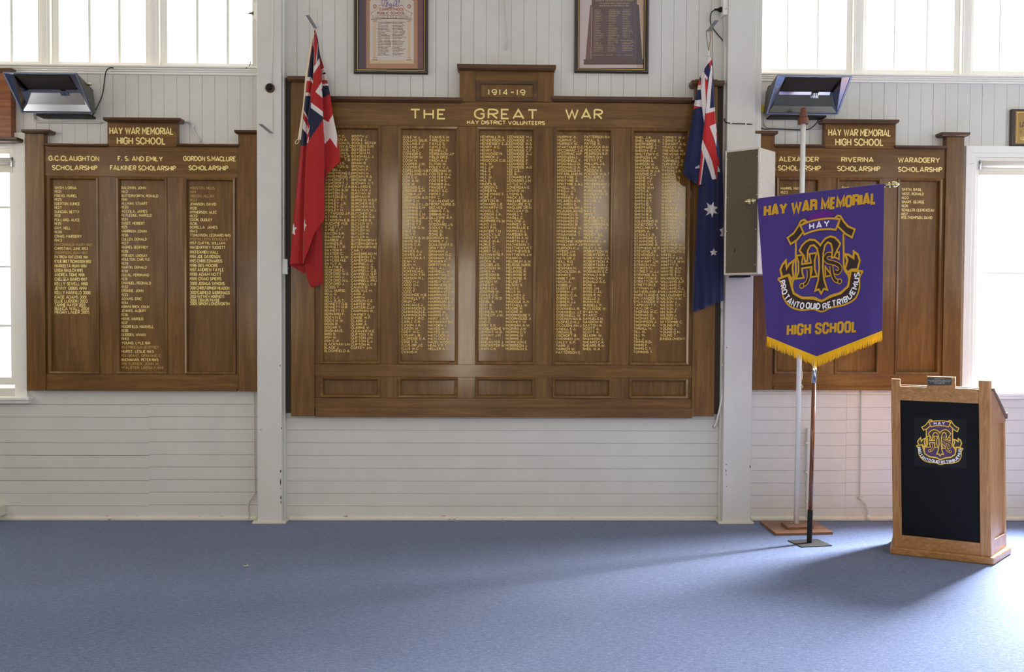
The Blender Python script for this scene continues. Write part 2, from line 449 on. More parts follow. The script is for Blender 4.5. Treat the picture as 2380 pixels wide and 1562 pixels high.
ch.build('paint_chip', M['bare'], p2)
# mullions between the upper casements and the moulded sill rails
for pxs, z0 in (((98, 118), ZL), ((350, 371), ZL), ((1983, 2005), ZR), ((2234, 2256), ZR)):
    mu = MB(); a, b_ = X(pxs[0]), X(pxs[1]); mu.box(a, b_, -.012, .10, z0, 5.02); mu.box(a+.012, b_-.02, -.020, .0, z0, 5.02)
    trim(mu, M['frame'])
for x0, x1, px, ys in ((UL[0]-.08, PLX0-.001, 300, (155, 159.5, 164, 168, 173.5)), (PRX1+.052, UR[1]+.08, 2070, (176, 180, 184, 188, 193))):
    s = MB(); z = [at(px, y).z for y in ys]
    s.box(x0, x1, -.058, .10, z[1], z[0]); s.box(x0, x1, -.040, .004, z[2], z[1]); s.box(x0, x1, -.030, .004, z[3], z[2]); s.box(x0, x1, -.020, .004, z[4], z[3])
    trim(s, M['frame'], .004)
a_ = MB(); a_.box(PRX1+.052, at(1764, 80).x, -.03, .06, ZR, 5.02); trim(a_, M['frame'])
# architraves, sills of the tall windows
def architrave(x0, x1, z0, z1, wd_, side):
    """frame around a tall window opening x0..x1 up to z1"""
    A = MB(); t0 = wd_
    for k, (o0, o1, d) in enumerate(((0, .62*t0, -.030), (.62*t0, t0, -.022))):
        xa, xb = x0-t0+o0, x0-t0+o1
        A.prism([(x0-t0+o0, z0), (x0-t0+o1, z0), (x0-t0+o1, z1+t0-o1), (x0-t0+o0, z1+t0-o0)], lambda u, v: (u, d, v), lambda u, v: (u, .004, v))
        A.prism([(x1+t0-o0, z0), (x1+t0-o1, z0), (x1+t0-o1, z1+t0-o1), (x1+t0-o0, z1+t0-o0)], lambda u, v: (u, d, v), lambda u, v: (u, .004, v))
        A.prism([(x0-t0+o0, z1+t0-o0), (x0-t0+o1, z1+t0-o1), (x1+t0-o1, z1+t0-o1), (x1+t0-o0, z1+t0-o0)], lambda u, v: (u, d, v), lambda u, v: (u, .004, v))
    # jamb linings
    A.box(x0, x0+.03, -.004, .10, z0, z1); A.box(x1-.03, x1, -.004, .10, z0, z1); A.box(x0+.03, x1-.03, -.004, .10, z1-.03, z1)
    trim(A, M['frame'], .002)
    S = MB(); zs = z0
    S.box(x0-t0-.035, x1+t0+.035, -.075, .12, zs-.022, zs+.004); S.box(x0-t0-.018, x1+t0+.018, -.045, .005, zs-.050, zs-.022)
    trim(S, M['frame'], .006)
architrave(LL[0], LL[1], at(30, 922).z, LL[3], .078, 0)
architrave(LR[0], LR[1], at(2330, 912).z, LR[3], .088, 1)
# skirting: a thin quarter bead along the carpet, chipped
bb = MB()
def bead(x0, x1, y0=0., d=.022, h=.034):
    prof = [(y0, 0), (y0-d, 0), (y0-d, h*.45), (y0-d*.72, h*.8), (y0-d*.3, h), (y0, h)]
    bb.prism(prof, lambda u, v: (x0, u, v), lambda u, v: (x1, u, v))
bead(XL, PLX0-.03); bead(PLX1+.03, PRX0-.03); bead(PRX1+.03, XR)
bb.box(PLX0-.034, PLX1+.034, -.142, .0, 0, .016); bb.box(PRX0-.036, PRX1+.02, -.142, .0, 0, .016)
c0 = at(11, 1190)
bb.box(c0.x-.2, c0.x+.012, -.13, 0, .045, .125); bb.box(c0.x-.2, c0.x-.022, -.11, 0, 0, .05)
struct(bb.build('baseboard_back', M['chip'], bevel=.002))
# ------------------------------------------------------------------ lettering: a stroke alphabet on an 8-unit cap height
GL = {}
def _g(ch, w, s):
    st = []
    for tok in s.split(','):
        sm = tok[0] == '~'
        pts = [(int(p[0]), int(p[1])) for p in tok.strip('~').split()]
        st.append((sm, pts))
    GL[ch] = (w, st)
for ch, w, s in (('A', 6, '00 38 60,12 52'), ('B', 4, '00 08,~08 28 47 45 24 04,~04 34 43 41 30 00'), ('C', 5, '~56 48 28 06 02 20 40 52'),
    ('D', 5, '00 08,~08 28 56 52 20 00'), ('E', 4, '48 08 00 40,04 34'), ('F', 4, '48 08 00,04 34'), ('G', 5, '~56 48 28 06 02 20 40 52,34 54 51'),
    ('H', 5, '00 08,50 58,04 54'), ('I', 0, '00 08'), ('J', 3, '38 33,~33 31 20 10 01 02'), ('K', 5, '00 08,58 03,24 50'), ('L', 4, '08 00 40'),
    ('M', 6, '00 08 33 68 60'), ('N', 5, '00 08 50 58'), ('O', 6, '~38 57 64 51 30 11 04 17 38'), ('P', 4, '00 08,~08 28 47 45 24 04'),
    ('Q', 6, '~38 57 64 51 30 11 04 17 38,42 60'), ('R', 5, '00 08,~08 38 57 55 34 04,24 50'), ('S', 4, '~47 28 07 05 24 43 41 20 01'),
    ('T', 5, '08 58'), ('U', 5, '08 03,~03 01 20 30 51 53,53 58'), ('V', 6, '08 30 68'), ('W', 8, '08 20 47 60 88'), ('X', 5, '00 58,08 50'),
    ('Y', 6, '08 34 68,34 30'), ('Z', 4, '08 48 00 40'), ('0', 4, '~28 46 42 20 02 06 28'), ('1', 0, '00 08'), ('2', 4, '~06 18 38 46 44 11 00,00 40'),
    ('3', 4, '~07 28 47 45 24,~24 43 41 20 01'), ('4', 4, '30 38 02,02 42'), ('5', 4, '48 08 05,~05 25 44 41 20 01'), ('6', 4, '~37 18 04 02 20 42 44 25 03'),
    ('7', 4, '08 48 10'), ('8', 4, '~24 05 07 28 47 45 24,~24 03 01 20 41 43 24'), ('9', 4, '~11 30 44 46 28 06 04 23 45'), ('-', 3, '04 34'),
    ("'", 0, '08 06'), ('.', 1, ''), (',', 1, ''), ('c', 2, '~28 07 05 24'), ('/', 3, '00 38')):
    if s: _g(ch, w, s)
    else: GL[ch] = (w, [])
GL['T'] = (5, [(False, [(0, 8), (5, 8)]), (False, [(2.5, 8), (2.5, 0)])])
# a poster alphabet with straight sides, for the banner
IMP = dict(GL)
def _i(ch, w, *st): IMP[ch] = (w, [(False, p) for p in st])
_i('O', 4, [(0, 1.38), (0, 6.8), (1, 8), (3, 8), (4, 6.8), (4, 1.38), (3, 0), (1, 0), (0, 1.38)])
_i('C', 4, [(4, 5.2), (4, 6.8), (3, 8), (1, 8), (0, 6.8), (0, 1.38), (1, 0), (3, 0), (4, 1.38), (4, 2.9)])
_i('G', 4, [(4, 5.6), (4, 6.8), (3, 8), (1, 8), (0, 6.8), (0, 1.38), (1, 0), (3, 0), (4, 1.38), (4, 3.6), (2.4, 3.6)])
_i('S', 4, [(4, 5.7), (4, 6.8), (3, 8), (1, 8), (0, 6.8), (0, 5.5), (1, 4.6), (3, 3.6), (4, 2.7), (4, 1.38), (3, 0), (1, 0), (0, 1.38), (0, 2.4)])
_i('R', 4, [(0, 0), (0, 8), (3, 8), (4, 7.2), (4, 5), (3, 4.2), (0, 4.2)], [(2.6, 4.2), (4, 3.2), (4.1, 0)])
_i('H', 4, [(0, 0), (0, 8)], [(4, 0), (4, 8)], [(0, 4), (4, 4)]); _i('A', 4.6, [(0, 0), (2.1, 8), (2.5, 8), (4.6, 0)], [(1, 1.9), (3.6, 1.9)])
_i('E', 3, [(3, 8), (0, 8), (0, 0), (3, 0)], [(0, 4.1), (2.7, 4.1)]); _i('L', 3, [(0, 8), (0, 0), (3, 0)]); _i('Y', 4.8, [(0, 8), (2.4, 3.4), (4.8, 8)], [(2.4, 3.8), (2.4, 0)])
_i('M', 5.4, [(0, 0), (0, 8), (2.7, 1.38), (5.4, 8), (5.4, 0)]); _i('W', 7, [(0, 8), (1.7, 0), (3.5, 7), (5.3, 0), (7, 8)])
def text_width(s, gap, space, font=None):
    w = 0
    for ch in s: w += (space if ch == ' ' else (font or GL)[ch][0]+gap)
    return w-gap
def write(mb, s, mp, x0, y0, cap, stroke, width=None, maxw=None, gap=2.1, space=3.4, align='l', mi=0, n=3, place=None, xs=1.0, font=None):
    """lettering from (x0, y0) along +u, v up; mp lays (u, v) on the surface; stroke = half width"""
    u = cap/8; w = text_width(s, gap, space, font)*u*xs
    k = xs
    if width: k = xs*width/w
    elif maxw and w > maxw: k = xs*maxw/w
    w = text_width(s, gap, space, font)*u*k
    x = x0 - (w if align == 'r' else w/2 if align == 'c' else 0)
    for gi, ch in enumerate(s):
        if ch == ' ': x += space*u*k; continue
        gw, st = (font or GL)[ch]
        pm = mp
        if place: pm = place(x+gw*u*k/2-x0, gw*u*k/2)
        ox = 0 if place else x
        oy = 0 if place else y0
        if ch in '.,':
            mb.ribbon([(ox+.2*u*k, oy+(-.5*u if ch == ',' else stroke*.2)), (ox+.35*u*k, oy+stroke*2)], stroke, pm, mi=mi)
        for si, (sm, pts) in enumerate(st):
            nv0 = len(mb.v)
            q = [Vector((ox+p[0]*u*k, oy+p[1]*u, 0)) for p in pts]
            if sm:
                closed = (pts[0] == pts[-1])
                q = catmull(q[:-1] if closed else q, n, closed)
                mb.ribbon([(p.x, p.y) for p in q], stroke, pm, closed, mi)
            else: mb.ribbon([(p.x, p.y) for p in q], stroke, pm, False, mi)
            dy = (si+(gi % 2)*4)*5e-5   # strokes lie over one another like brush strokes
            for k_ in range(nv0, len(mb.v)): mb.v[k_] = (mb.v[k_][0], mb.v[k_][1]-dy, mb.v[k_][2])
        x += (gw+gap)*u*k
    return w

# ------------------------------------------------------------------ honour boards
def moulding(x0, x1, z0, z1, prof, mat, parent, name='panel_moulding'):
    """mitred moulding: prof = (inset from the outer edge, depth)"""
    b = MB(); vs = []
    for i, y in prof: vs += [(x0+i, y, z0+i), (x1-i, y, z0+i), (x1-i, y, z1-i), (x0+i, y, z1-i)]
    fs = []
    for k in range(len(prof)-1):
        for j in range(4): fs.append((k*4+j, k*4+(j+1) % 4, (k+1)*4+(j+1) % 4, (k+1)*4+j))
    b.add(vs, fs); return b.build(name, mat, parent)
def part_box(name, parent, mat, x0, x1, y0, y1, z0, z1, bevel=.0022):
    b = MB(); b.box(x0, x1, y0, y1, z0, z1); return b.build(name, mat, parent, bevel=bevel)
def cap_part(parent, x0, x1, z0, z1, depth, name='cornice', back=0.):
    """flat cap with a sloping underside"""
    b = MB(); s = .012
    b.box(x0, x1, -depth, back, z0+(z1-z0)*.38, z1)
    b.hexa([(x0+s, -depth+s, z0), (x1-s, -depth+s, z0), (x1-s, back, z0), (x0+s, back, z0), (x0, -depth, z0+(z1-z0)*.38), (x1, -depth, z0+(z1-z0)*.38), (x1, back, z0+(z1-z0)*.38), (x0, back, z0+(z1-z0)*.38)])
    return b.build(name, M['wcap'], parent, bevel=.0015)
def head_text(b, s, Y, px0, px1, ytop, ybot, stroke, mi=0, n=6, gap=2.1, space=3.4):
    p, q = at(px0, ybot, Y), at(px1, ybot, Y); xm = (px0+px1)/2
    z0, z1 = at(xm, ybot, Y).z, at(xm, ytop, Y).z
    hw = stroke*.00345
    write(b, s, lambda u, v: (u, Y-.0006, v), p.x+hw, z0+hw, z1-z0-2*hw, hw, width=q.x-p.x-2*hw, mi=mi, n=n, gap=gap, space=space)

def roll(b, names, Y, xa, xb, ya, yb, wmax, mi=0):
    """a column of names; x at the top and the bottom row, y of the first and last row"""
    n = len(names)
    for i, s in enumerate(names):
        if not s: continue
        t = i/(n-1); px = xa+(xb-xa)*t; py = ya+(yb-ya)*t
        c = at(px, py, Y); cap = .0174; sp = 0
        pre = 0
        if '|' in s: pre, s = s.split('|'); pre = float(pre)
        x = c.x+pre*.00345
        write(b, s, lambda u, v: (u, Y-.0006, v), x, c.z-cap/2, cap, .0018, maxw=wmax-pre*.00345, mi=mi, n=3, xs=1.25)

# --- the great war board
gw = thing('honour_board', 'wide dark timber honour board with five columns of gilt names between the posts', 'honour board', (at(1170, 560).x, 0, at(1170, 970).z))
Yb, Ys, Yp, Yq = -.032, -.066, -.036, -.080
zt_, zb_ = at(1170, 230, Ys).z, at(1170, 962, Ys).z
x0 = at(665, 580, Yb).x; x1 = at(1677, 580, Yb).x
b = MB(); zz0, zz1, zz2 = at(1170, 961, Yb).z, at(1170, 228, Yb).z, at(1170, 186, Yb).z; s0, s1 = at(728, 580, Yb).x, at(1616, 580, Yb).x
b.box(x0, s0, Yb, 0, zz0, zz2); b.box(s0, s1, Yb, 0, zz0, zz1); b.box(s1, x1, Yb, 0, zz0, zz2)
b.build('backing_board', M['wback'], gw)
pw = []
for a, b_ in ((676, 731), (1612, 1664)):
    q0, q1 = at(a, 580, Yq).x, at(b_, 580, Yq).x; pw.append((q0, q1))
    pl = part_box('pilaster', gw, M['wv'], q0, q1, Yq, Yb, at((a+b_)/2, 968, Yq).z, at((a+b_)/2, 184, Yq).z)
cap_part(gw, at(667, 182, -.115).x, pw[0][1]+.035, at(700, 189, -.115).z, at(700, 176.5, -.115).z, .115, 'pilaster_cap')
cap_part(gw, pw[1][0]-.035, at(1685, 190, -.115).x, at(1640, 199, -.115).z, at(1640, 186.5, -.115).z, .115, 'pilaster_cap')
hx0, hx1 = pw[0][1]-.001, pw[1][0]+.001
hdr = part_box('header_rail', gw, M['wh'], hx0, hx1, Ys, Yb, at(1170, 294.5, Ys).z, at(1170, 236, Ys).z)
for a, b_ in ((733, 1074), (1282, 1610)):
    cap_part(gw, at(a, 230, -.10).x, at(b_, 230, -.10).x, at((a+b_)/2, 236.5, -.10).z, at((a+b_)/2, 224.5, -.10).z, .10)
# raised centre with the dates
cx0, cx1, cz0, cz1 = rect(1068, 161, 1287, 236, Ys-.01)
part_box('raised_centre', gw, M['wh'], cx0, cx1, Ys-.01, 0, cz0, cz1)
for a, b_ in ((1068, 1106), (1249, 1287)):
    e = rect(a, 161, b_, 236, Ys-.012); part_box('centre_block', gw, M['wv'], e[0], e[1], Ys-.013, Ys-.008, e[2], e[3], .001)
e = rect(1062, 149.5, 1292.5, 162, -.13); cap_part(gw, e[0], e[1], e[2], e[3], .13)
e = rect(1107, 188, 1248, 236, Ys-.01)
moulding(e[0], e[1], e[2], e[3], [(0, Ys-.010), (0, Ys-.024), (.026, Ys-.022), (.032, Ys-.016), (.032, Ys-.011)], M['wcap'], gw, 'date_frame')
dp = part_box('date_panel', gw, M['wp'], e[0]+.028, e[1]-.028, Ys-.0125, Ys-.008, e[2]+.028, e[3]-.028, 0)
b = MB(); head_text(b, '1914-19', Ys-.0125, 1135, 1221, 207, 221.5, 1.15, gap=3.2); b.build('gilt_date', M['goldpale'], dp)
for s, a, c in (('THE', 953, 1036), ('GREAT', 1102.5, 1249.5), ('WAR', 1313.5, 1400.5)):
    b = MB(); head_text(b, s, Ys, a, c, 253, 277.5, 1.9, gap=2.6); b.build('gilt_word', M['goldpale'], hdr)
b = MB(); head_text(b, 'HAY DISTRICT VOLUNTEERS', Ys, 1085, 1266.5, 280.3, 289.8, .95, gap=2.2); b.build('gilt_subtitle', M['goldpale'], hdr)
# panels
pit = (at(1464.8, 570, Ys).x-at(744, 570, Ys).x)/4
px_l = at(744, 570, Ys).x; pwid = at(1423.5, 570, Ys).x-at(1284.5, 570, Ys).x
zt, zb = at(1170, 294.8, Ys).z, at(1170, 847.5, Ys).z
st_, sb_ = at(1170, 877, Ys).z, at(1170, 925.5, Ys).z
part_box('middle_rail', gw, M['wh'], hx0, hx1, Ys, Yb, st_, zb)
part_box('lower_rail', gw, M['wh'], hx0, hx1, Ys, Yb, at(1170, 949, Ys).z, sb_)
part_box('base_rail', gw, M['wh'], at(733, 960, Ys-.016).x, hx1, Ys-.016, Yb, at(1170, 970.5, Ys-.016).z, at(1170, 948.5, Ys-.016).z)
edges = [hx0]+[v for k in range(5) for v in (px_l+k*pit, px_l+k*pit+pwid)]+[hx1]
for k in range(6):
    a, c = edges[2*k], edges[2*k+1]
    part_box('stile', gw, M['wv'], a, c, Ys+(.012 if k in (0, 5) else .0006), Yb, zb, zt, .0012)
    part_box('lower_stile', gw, M['wv'], a, c, Ys+(.012 if k in (0, 5) else .0006), Yb, sb_, st_, .0012)
PROF = [(0, Ys), (0, Ys-.006), (.005, Ys-.009), (.020, Ys-.006), (.026, Ys+.002), (.0262, Yp)]
panels = []
for k in range(5):
    a = px_l+k*pit; c = a+pwid
    pn = part_box('name_panel', gw, M['wp'], a, c, Yp, Yb+.002, zb, zt, 0); panels.append(pn)
    moulding(a, c, zb, zt, PROF, M['wv'], pn)
    sp_ = part_box('lower_panel', gw, M['wp'], a, c, Yp, Yb+.002, sb_, st_, 0)
    moulding(a, c, sb_, st_, PROF, M['wh'], sp_)
N = {}
def names(s): return [x.strip() for x in s.split('/')]
N['1L'] = names("31|F.C./28.5|ON A./30|SON N./31.5|ON A.C/32.5|ON R./32.5|ON S./34.5|N C.R/44|T.B./32.5|J.S./27|TON G./16|BIN J./ARMSTRONG E./ARMSTRONG J/ASHCROFT T./ASHCROFT J./ASHCROFT J.A./ASHTON A.W/ASHTON S./ASHTON B.V/ASHLEY T./ASHLEY J.A./ASHLEY C./ASHLEY H./ATTWOOD J.P./ATKINS V./ATKINSON E.B./AUCHTIE M.B./AYLETT J./AYRE J.T./BACON S.R./BALDWIN J./BARBER J./BARNES R./BARNETT R./BAXTER P./BAXTER C./BAYLISS W.W./BAYLISS H.E./BAYLY A./BEATTIE E./BEDFORD C./BEDFORD W.E./BEDFORD J./BEDFORD W.L./BEDFORD J./BEGGS T./BELL NURSE./BELL G./BELL L.J./BELL A.A.T./BENNETT G.B./BENNETT R.R/BENNETT O./BERNARD F./BIDEN N.E./BIDEN W.W./BIGGS R./BIGGAR T./BINGHAN E./BIRD G./BISH W./BISH E.W./BLACKMAN J.H./BLADE J./BLOOMFIELD A.")
N['1R'] = names("BOOTH J/BOGLE J./BOGLE SISTER./BOYSEN G.M./BOYSEN H./BOYSEN M./BOXSHALL J./BRADY P./BRAIM R/BROWN A/BROWN P./BROWN H./BROWN R.A./BROWNE W./BUCHAN V.T./BULLARD E/BULLOCK J./BUNYAN W./BURMAN R./BURGESS N.S.P/BURCHER R.E./BURCHER H.S./BURROWS W.J./BUTCHER C./BUTCHER N.B./BUTCHER B./BUTLER W.T./BUTLER R./BUTLER W./BUTLER H./BUTLER H./BUTTERWORTH F/BUTTERWORTH R/BUTTERWORTH RC/CAIN T./CAKEBREAD M/CAMERON T.L./CAMERON D./CAMPBELL J./CAMPBELL D./CAMPBELL C.B/CAMPBELL G.R/CAMPBELL WEC/CAMPBELL PRJ/CAMPBELL C.B/CANNA R./CARLYLE M./CARR J./CARR H./CARSON C.E./CARTER W./CARTER C.J.F/CHAPMAN W./CAWSEY L./CHASE W.F./CLARK J./CLARK A/CLARKE V./CLEAVER H.E./CLIFTON T.B./CLIFTON J.H./CLIFTON C.J./CLIFTON H./COFFEY J.H.")
N['2L'] = names("COLE W.J./COLLINS SIS.R./COLLINS F.J./COLLINS J.P./COLLIS C./CONNOR C./CONNOR W./COOK H./COOPER J.W./COOPER E./COPELAND N.B./COPELAND H.I./COX E.V./COX A.W./COX W./CRAGGS E.J./CRERAR A.M/COMB K.J.F./CRESWICK A.D/CRISP E.H/CROSSLEY L.D./CUMMINS E.M/CUMMINS J./CUMMINS E.M./CUMMINS J.R.J/CURTIS R.E./CURTIS T.F./CUTTER G.W./DALE H./DALY F./DANCEY A.W.G/DAVIS W.E./DAVIS C.A./DAVIS J./DAVIES A.J./DAVIES J.A/DAWSON A.T./DEAN V./DEAN H./DEVLIN J.J./DICKENS H.C./DICKSON T.M./DICKSON R.L./DODD H.J./DODD O.L./DODD C./DODD F./DONOHOE H.B./DONNELLY T./DRUM C./DUNCAN E.J./DUNKINSON S./DUNKINSON E./DUNKINSON H./EAGER C.R.C./EARLE C.R./EASON J.A./EASON W/EDDY W.C./EDGAR L.B./ELDRIDGE E.A./EDGE F.S./ELLIS DR.J.C./ELLIS W.C./EVANS H")
N['2R'] = names("EVANS E.W./FARLOW H./FAYLE S./FAYLE C./FENNELL F./FERGUSON J.P/FIELD DR.E./FINCH A.J./FLYNN W./FOLEY V.J./FOREMAN W./FOSTER W.J./FOSTER D.H./FOSTER S./FRASER A.L./FRASER F./FROST S.C./FROST J./FRY C/FULLALOVE W./FROST NURSE.D/GEEVES J./GIBBINS T.A./GIBBINS M.J./GILLESPIE R.P./CLYDE J./GODDARD J.S./GODLEY T.J./GORE D./GORE B./GORDON H./GORMLY J./GOULDING F.E./GRAY R.F./GRAHAM J./GRAHAM N.C./GRAHAM J.A/GRANER F./GRIFFITHS A./HALL A.L./HAMMELL W.J/HAMPTON C./HAMMOND J.H./HARDY W.H./HARKNESS D./HARGRAVES J./HARGRAVES W/HARRISON T./HARGRAVES H./HARRISON A.E/HARRISON G./HARRINGTON R/HARRIS W./HARRIS F.C./HART J.A.P/HATHAWAY B.R./HAYDEN J./HAYES H./HAYES W.H./HAYLOCK A/HAYLOCK E./HAZELWOOD J/HEALY P.T/HELLER A.T.")
N['3L'] = names("HEMPHILL R.J./HENDERSON P./HENNESSEY E.J/HENRY A.C./HENRY L./HENWOOD R./HERRICK J./HIDGCOCK C.G./HILL W./HILL J.P./HILL C/HILL J./HILL W./HILL E./HINDES G./HOBSON E./HOMER N./HONEYMAN T./HOPE F.J./HORTON R./HOWARD L.E./HOWARTH D./HOWELL C./HUDSON J.A./HUDSON A./HUMPHREYS W./HUNT J.H./HUNT P.N./HUNTER T.N/HUNTLY L.E/HUNTLY P./HURLE W.A./HURLE T./HURST C./HURST W.J./HUTHWAITE F./IRESON S.W./JACKA A./JACOBS J.S./JACKSON W./JAMES H./JAMESON B./JAMESON W./JANSEN W./JONES P./JONES D.J./JOSEPHS W./KAHLE C.C./KEAST F.W.D/KEEBIL B./KENT B./KENT G./KENNEALY M./KENNEDY J.W./KING D./KING C./KIRBY E.S/KNOBLANCHE V/LAMONT W.D./LAMONT J.M/LAMB L./LANCASTER J./LANCASTER W/LAWN C.K")
N['3R'] = names("LEDWIDGE M.J./LEDWIDGE V.R/LEDWIDGE W.S./LEDWIDGE A.G./LEDWIDGE C.F./LEDWIDGE A.J./LEDWIDGE F./LEDWIDGE P/LEDWIDGE F./LEDWIDGE A.G/LEE C.E./LEE B./LEONARD F.P./LEONARD J.W/LITTLE M.T./LONERGAN E./LOWNS W./LYONS S./MACK J.D./MACLURE DR.A.F/MACLURE C.S./MACLURE DR.N./MACLEAY D./MAGILL T./MAGILL C./MALONE J./MARKEY A./MARKELLIE E./MARSH R.J./MARSDEN B./MARTIN A.W./MARTIN W.J/MATHESON T./MATTHEWS R.T/MATTHEWS B./MATTHEWS J.W/MAXIM H./MELDRUM A.W./MELROSE NURSE./MELROSE J./MELROSE R./MELROSE R./MELROSE A./MELINE F./MILSON S./MILLS E./MILLS W./MILLIKEN J./MILLIKEN S./MINOGUE A.N/MITCHELL W./MOORE R./MOORE R./MOORHOUSE F./MOORHOUSE A/MOONEY W./MORGAN A.W/MORRIS J.W/MORRIS C.V/MORRIS W/MORRIS J./MORIESON E/MORRISON J./MORRISON S.")
N['4L'] = names("MURPHY A./MURPHY J./MURRAY W./McARTHUR C.C/McCORMAC J.A./McCORMIC H.P./McDOUGALL/McDONNELL F./McDONALD D./McDONALD A./McDONALD H./McFARLAND M./McINTYRE J./McINTYRE A./McINTYRE E.A.L/McKELL W./McKELL J.T./McKELL R./McKINNEY J./McLAREN H.M./McLAREN C./McLAUGHLAN J./McLAUGHLAN H.E/McMAHON G./McMAHON W./McMAHON D./McMAHON R./McNAMARA W./McNAMARA J./McNAMARA T./McNEILL A./McKECHNIE HOSP/McWILLIAM F.J.P/MUIRSON K.J./MYERS J.H./MYERS N.B./NAYLOR J./NEILL R.G./NELSON F./NEWMAN M./NICHOLSON A./NINNIM E./NISBET J.R./NIXON A./NOBBS J./NUGENT J.P./O'BRIEN J./O'BRIEN C.A./O'BRIEN S./O'BRIEN J.J./O'BRIEN F./O'DONNELL R./O'DONNELL J.E/O'DONNELL W./O'DONOVAN B./OLDFIELD H.J./O'LOUGHLAN J./O'NEILL E.J./ORGAN B./OSCROFT R./OVERHED J.H./OXLEY A.P./PARR J./PARKER W./PATTERSON E.")
N['4R'] = names("PATTERSON R.H/PAULL S./PAYNE K./PEACOCK R.H/PEACOCK P.M/PEARSON R.P./PERKS G.H./PETTITT E./PHILLIPS J.S./PILLON W./POCOCK E./POCOCK W.A.T/POLLARD T./POWER J.O./PRENDERGAST J/PRIESTLY W/PURCHASE A./RAMSAY W.H/RAPLEY A/RATHIE J./RAY J/RAY A/RAY A/REED T./READE J.W./RHEUBEN S.C./RICHARDSON S./RICKETSON A/RIDGE O./RIGNEY S.E./RILEY H.E./RAMAGE L.W./REGAN W./RILEY C.W./ROBERTSON W./ROBERTSON J./ROBERTSON J.S/ROBERTSON A/ROBERTSON J/ROBERTSON C./ROBINSON S.C/RONALD R.B./RONALD K./RONALD A.C./ROSE J./ROSS J.H./ROSS C.J.L./ROSS R.W./RUELLE J./RUNN H.E./RUSSELL P./RUTLEDGE W./RYAN W./RYAN C./SAMUELS H./SANDOW R./SAXTON H./SCOTT A./SCOTT A./SELKIRK W./SHANNON J/SHEARD C.K/SHEARS R.W/SHEIL W.A")
N['5L'] = names("SHIEL J.A./SHIEL NURSE E./SHEPPARD J./SHEPPARD J./SHEEDY C.J./SIMLITZSKY C./SIMPSON L.K./SIMPSON A./SIMPSON W./SINCLAIR A.G./SISSONS W.J.A/SISSONS C.J./SKENE H.J/SKENE J.E./SKENE T.H./SKENE W.H/SMITH A./SMITH J.A./SMITH J.H./SMITH G.T./SMITH G./SMITH J.S./SMITH R.R./SMITH R.J./SMITH G.A./SOLOMONS R./SONEFORD S./SPEECHLEY A./SPIERS A./STANLEY R./STANMORE F./STANMORE C./STANMORE G./STEPHENS W.R/STEVENS J.R/STEVENSON J./STEWART C./STEWART J.M./STINSON H.C./STOKES F.I./STOREY W.J.J./STRANGE A.L./STRATTON E./STRATTON W/STRETTON E./STYMAN H./SUTHERLAND A/SWEETLAND E./SYLVANDER O./SYLVANDER V./TAPSCOTT F./TAYLOR C./THOMAS W.C./THOMAS D./THOMAS S.K./THOMPSON J./THOMSON A./THRALL H./TILL W./TILL H./TILL J./TIMMS R.D./TIMMS F./TIMMS C.T./TOMKINS T.")
N['5R'] = names("TORNEY W.J./TORNEY J./TOWART A.S./TRACEY W./TREVENA W./TREVENA H.F/TULLY J.K./TURNBULL C/TURNER C.J./TYSON R/TYSON J.A/VAGG S./VARCOE S/VARCOE J/VARCOE B./VARCOE A/VARCOE J.T/VINCENT W.N/VINCENT C./WADE T/WALLIN O.W./WALSH C/WALKER A.R/WARRENDER W/WATKINS C./WATKINS A./WATSON J.H./WATSON K./WAUGH A./WEAVER J./WEAVER T./WEIR C.S./WESTRUP W./WESTRUP O.D./WEYMOUTH J./WHITE J./WHITTY K.M./WHITTLE W.H./WHITTY S./WHYTE A.M./WHYTE B.O./WHYTE E.J./WILKINSON E./WILLIAMS A.P./WILLIAMS C/WILLIAMS H.J./WILLIAMSON J./WILLOUGHBY C/WILSON H.W./WILSON J./WILSON T.T./WILSON J./WILSON F./WILSON J./WINSER N./WITCOMBE C./YOUNG P.C./YOUNG J./YOUNG C.H./YOUNG T./ZUNDOLOVICH P")
COLS = {'1L': (756.5, 753.9, 316.5, 815.4), '1R': (817.8, 816, 316.5, 808.3), '2L': (937, 933.6, 318.3, 817.9), '2R': (999, 995.4, 318.3, 810.7),
        '3L': (1116.9, 1113, 318, 810.5), '3R': (1179.4, 1175.8, 318, 810.8), '4L': (1296, 1292.5, 318.1, 819.2), '4R': (1359, 1355, 318, 811),
        '5L': (1476.6, 1472.5, 319.2, 818), '5R': (1539.6, 1534, 319, 787.3)}
for k in range(5):
    b = MB()
    for s in 'LR':
        c = COLS['%d%s' % (k+1, s)]
        roll(b, N['%d%s' % (k+1, s)], Yp, c[0], c[1], c[2], c[3], .205 if s == 'L' else .199)
    b.build('gilt_names', M['goldname'], panels[k])

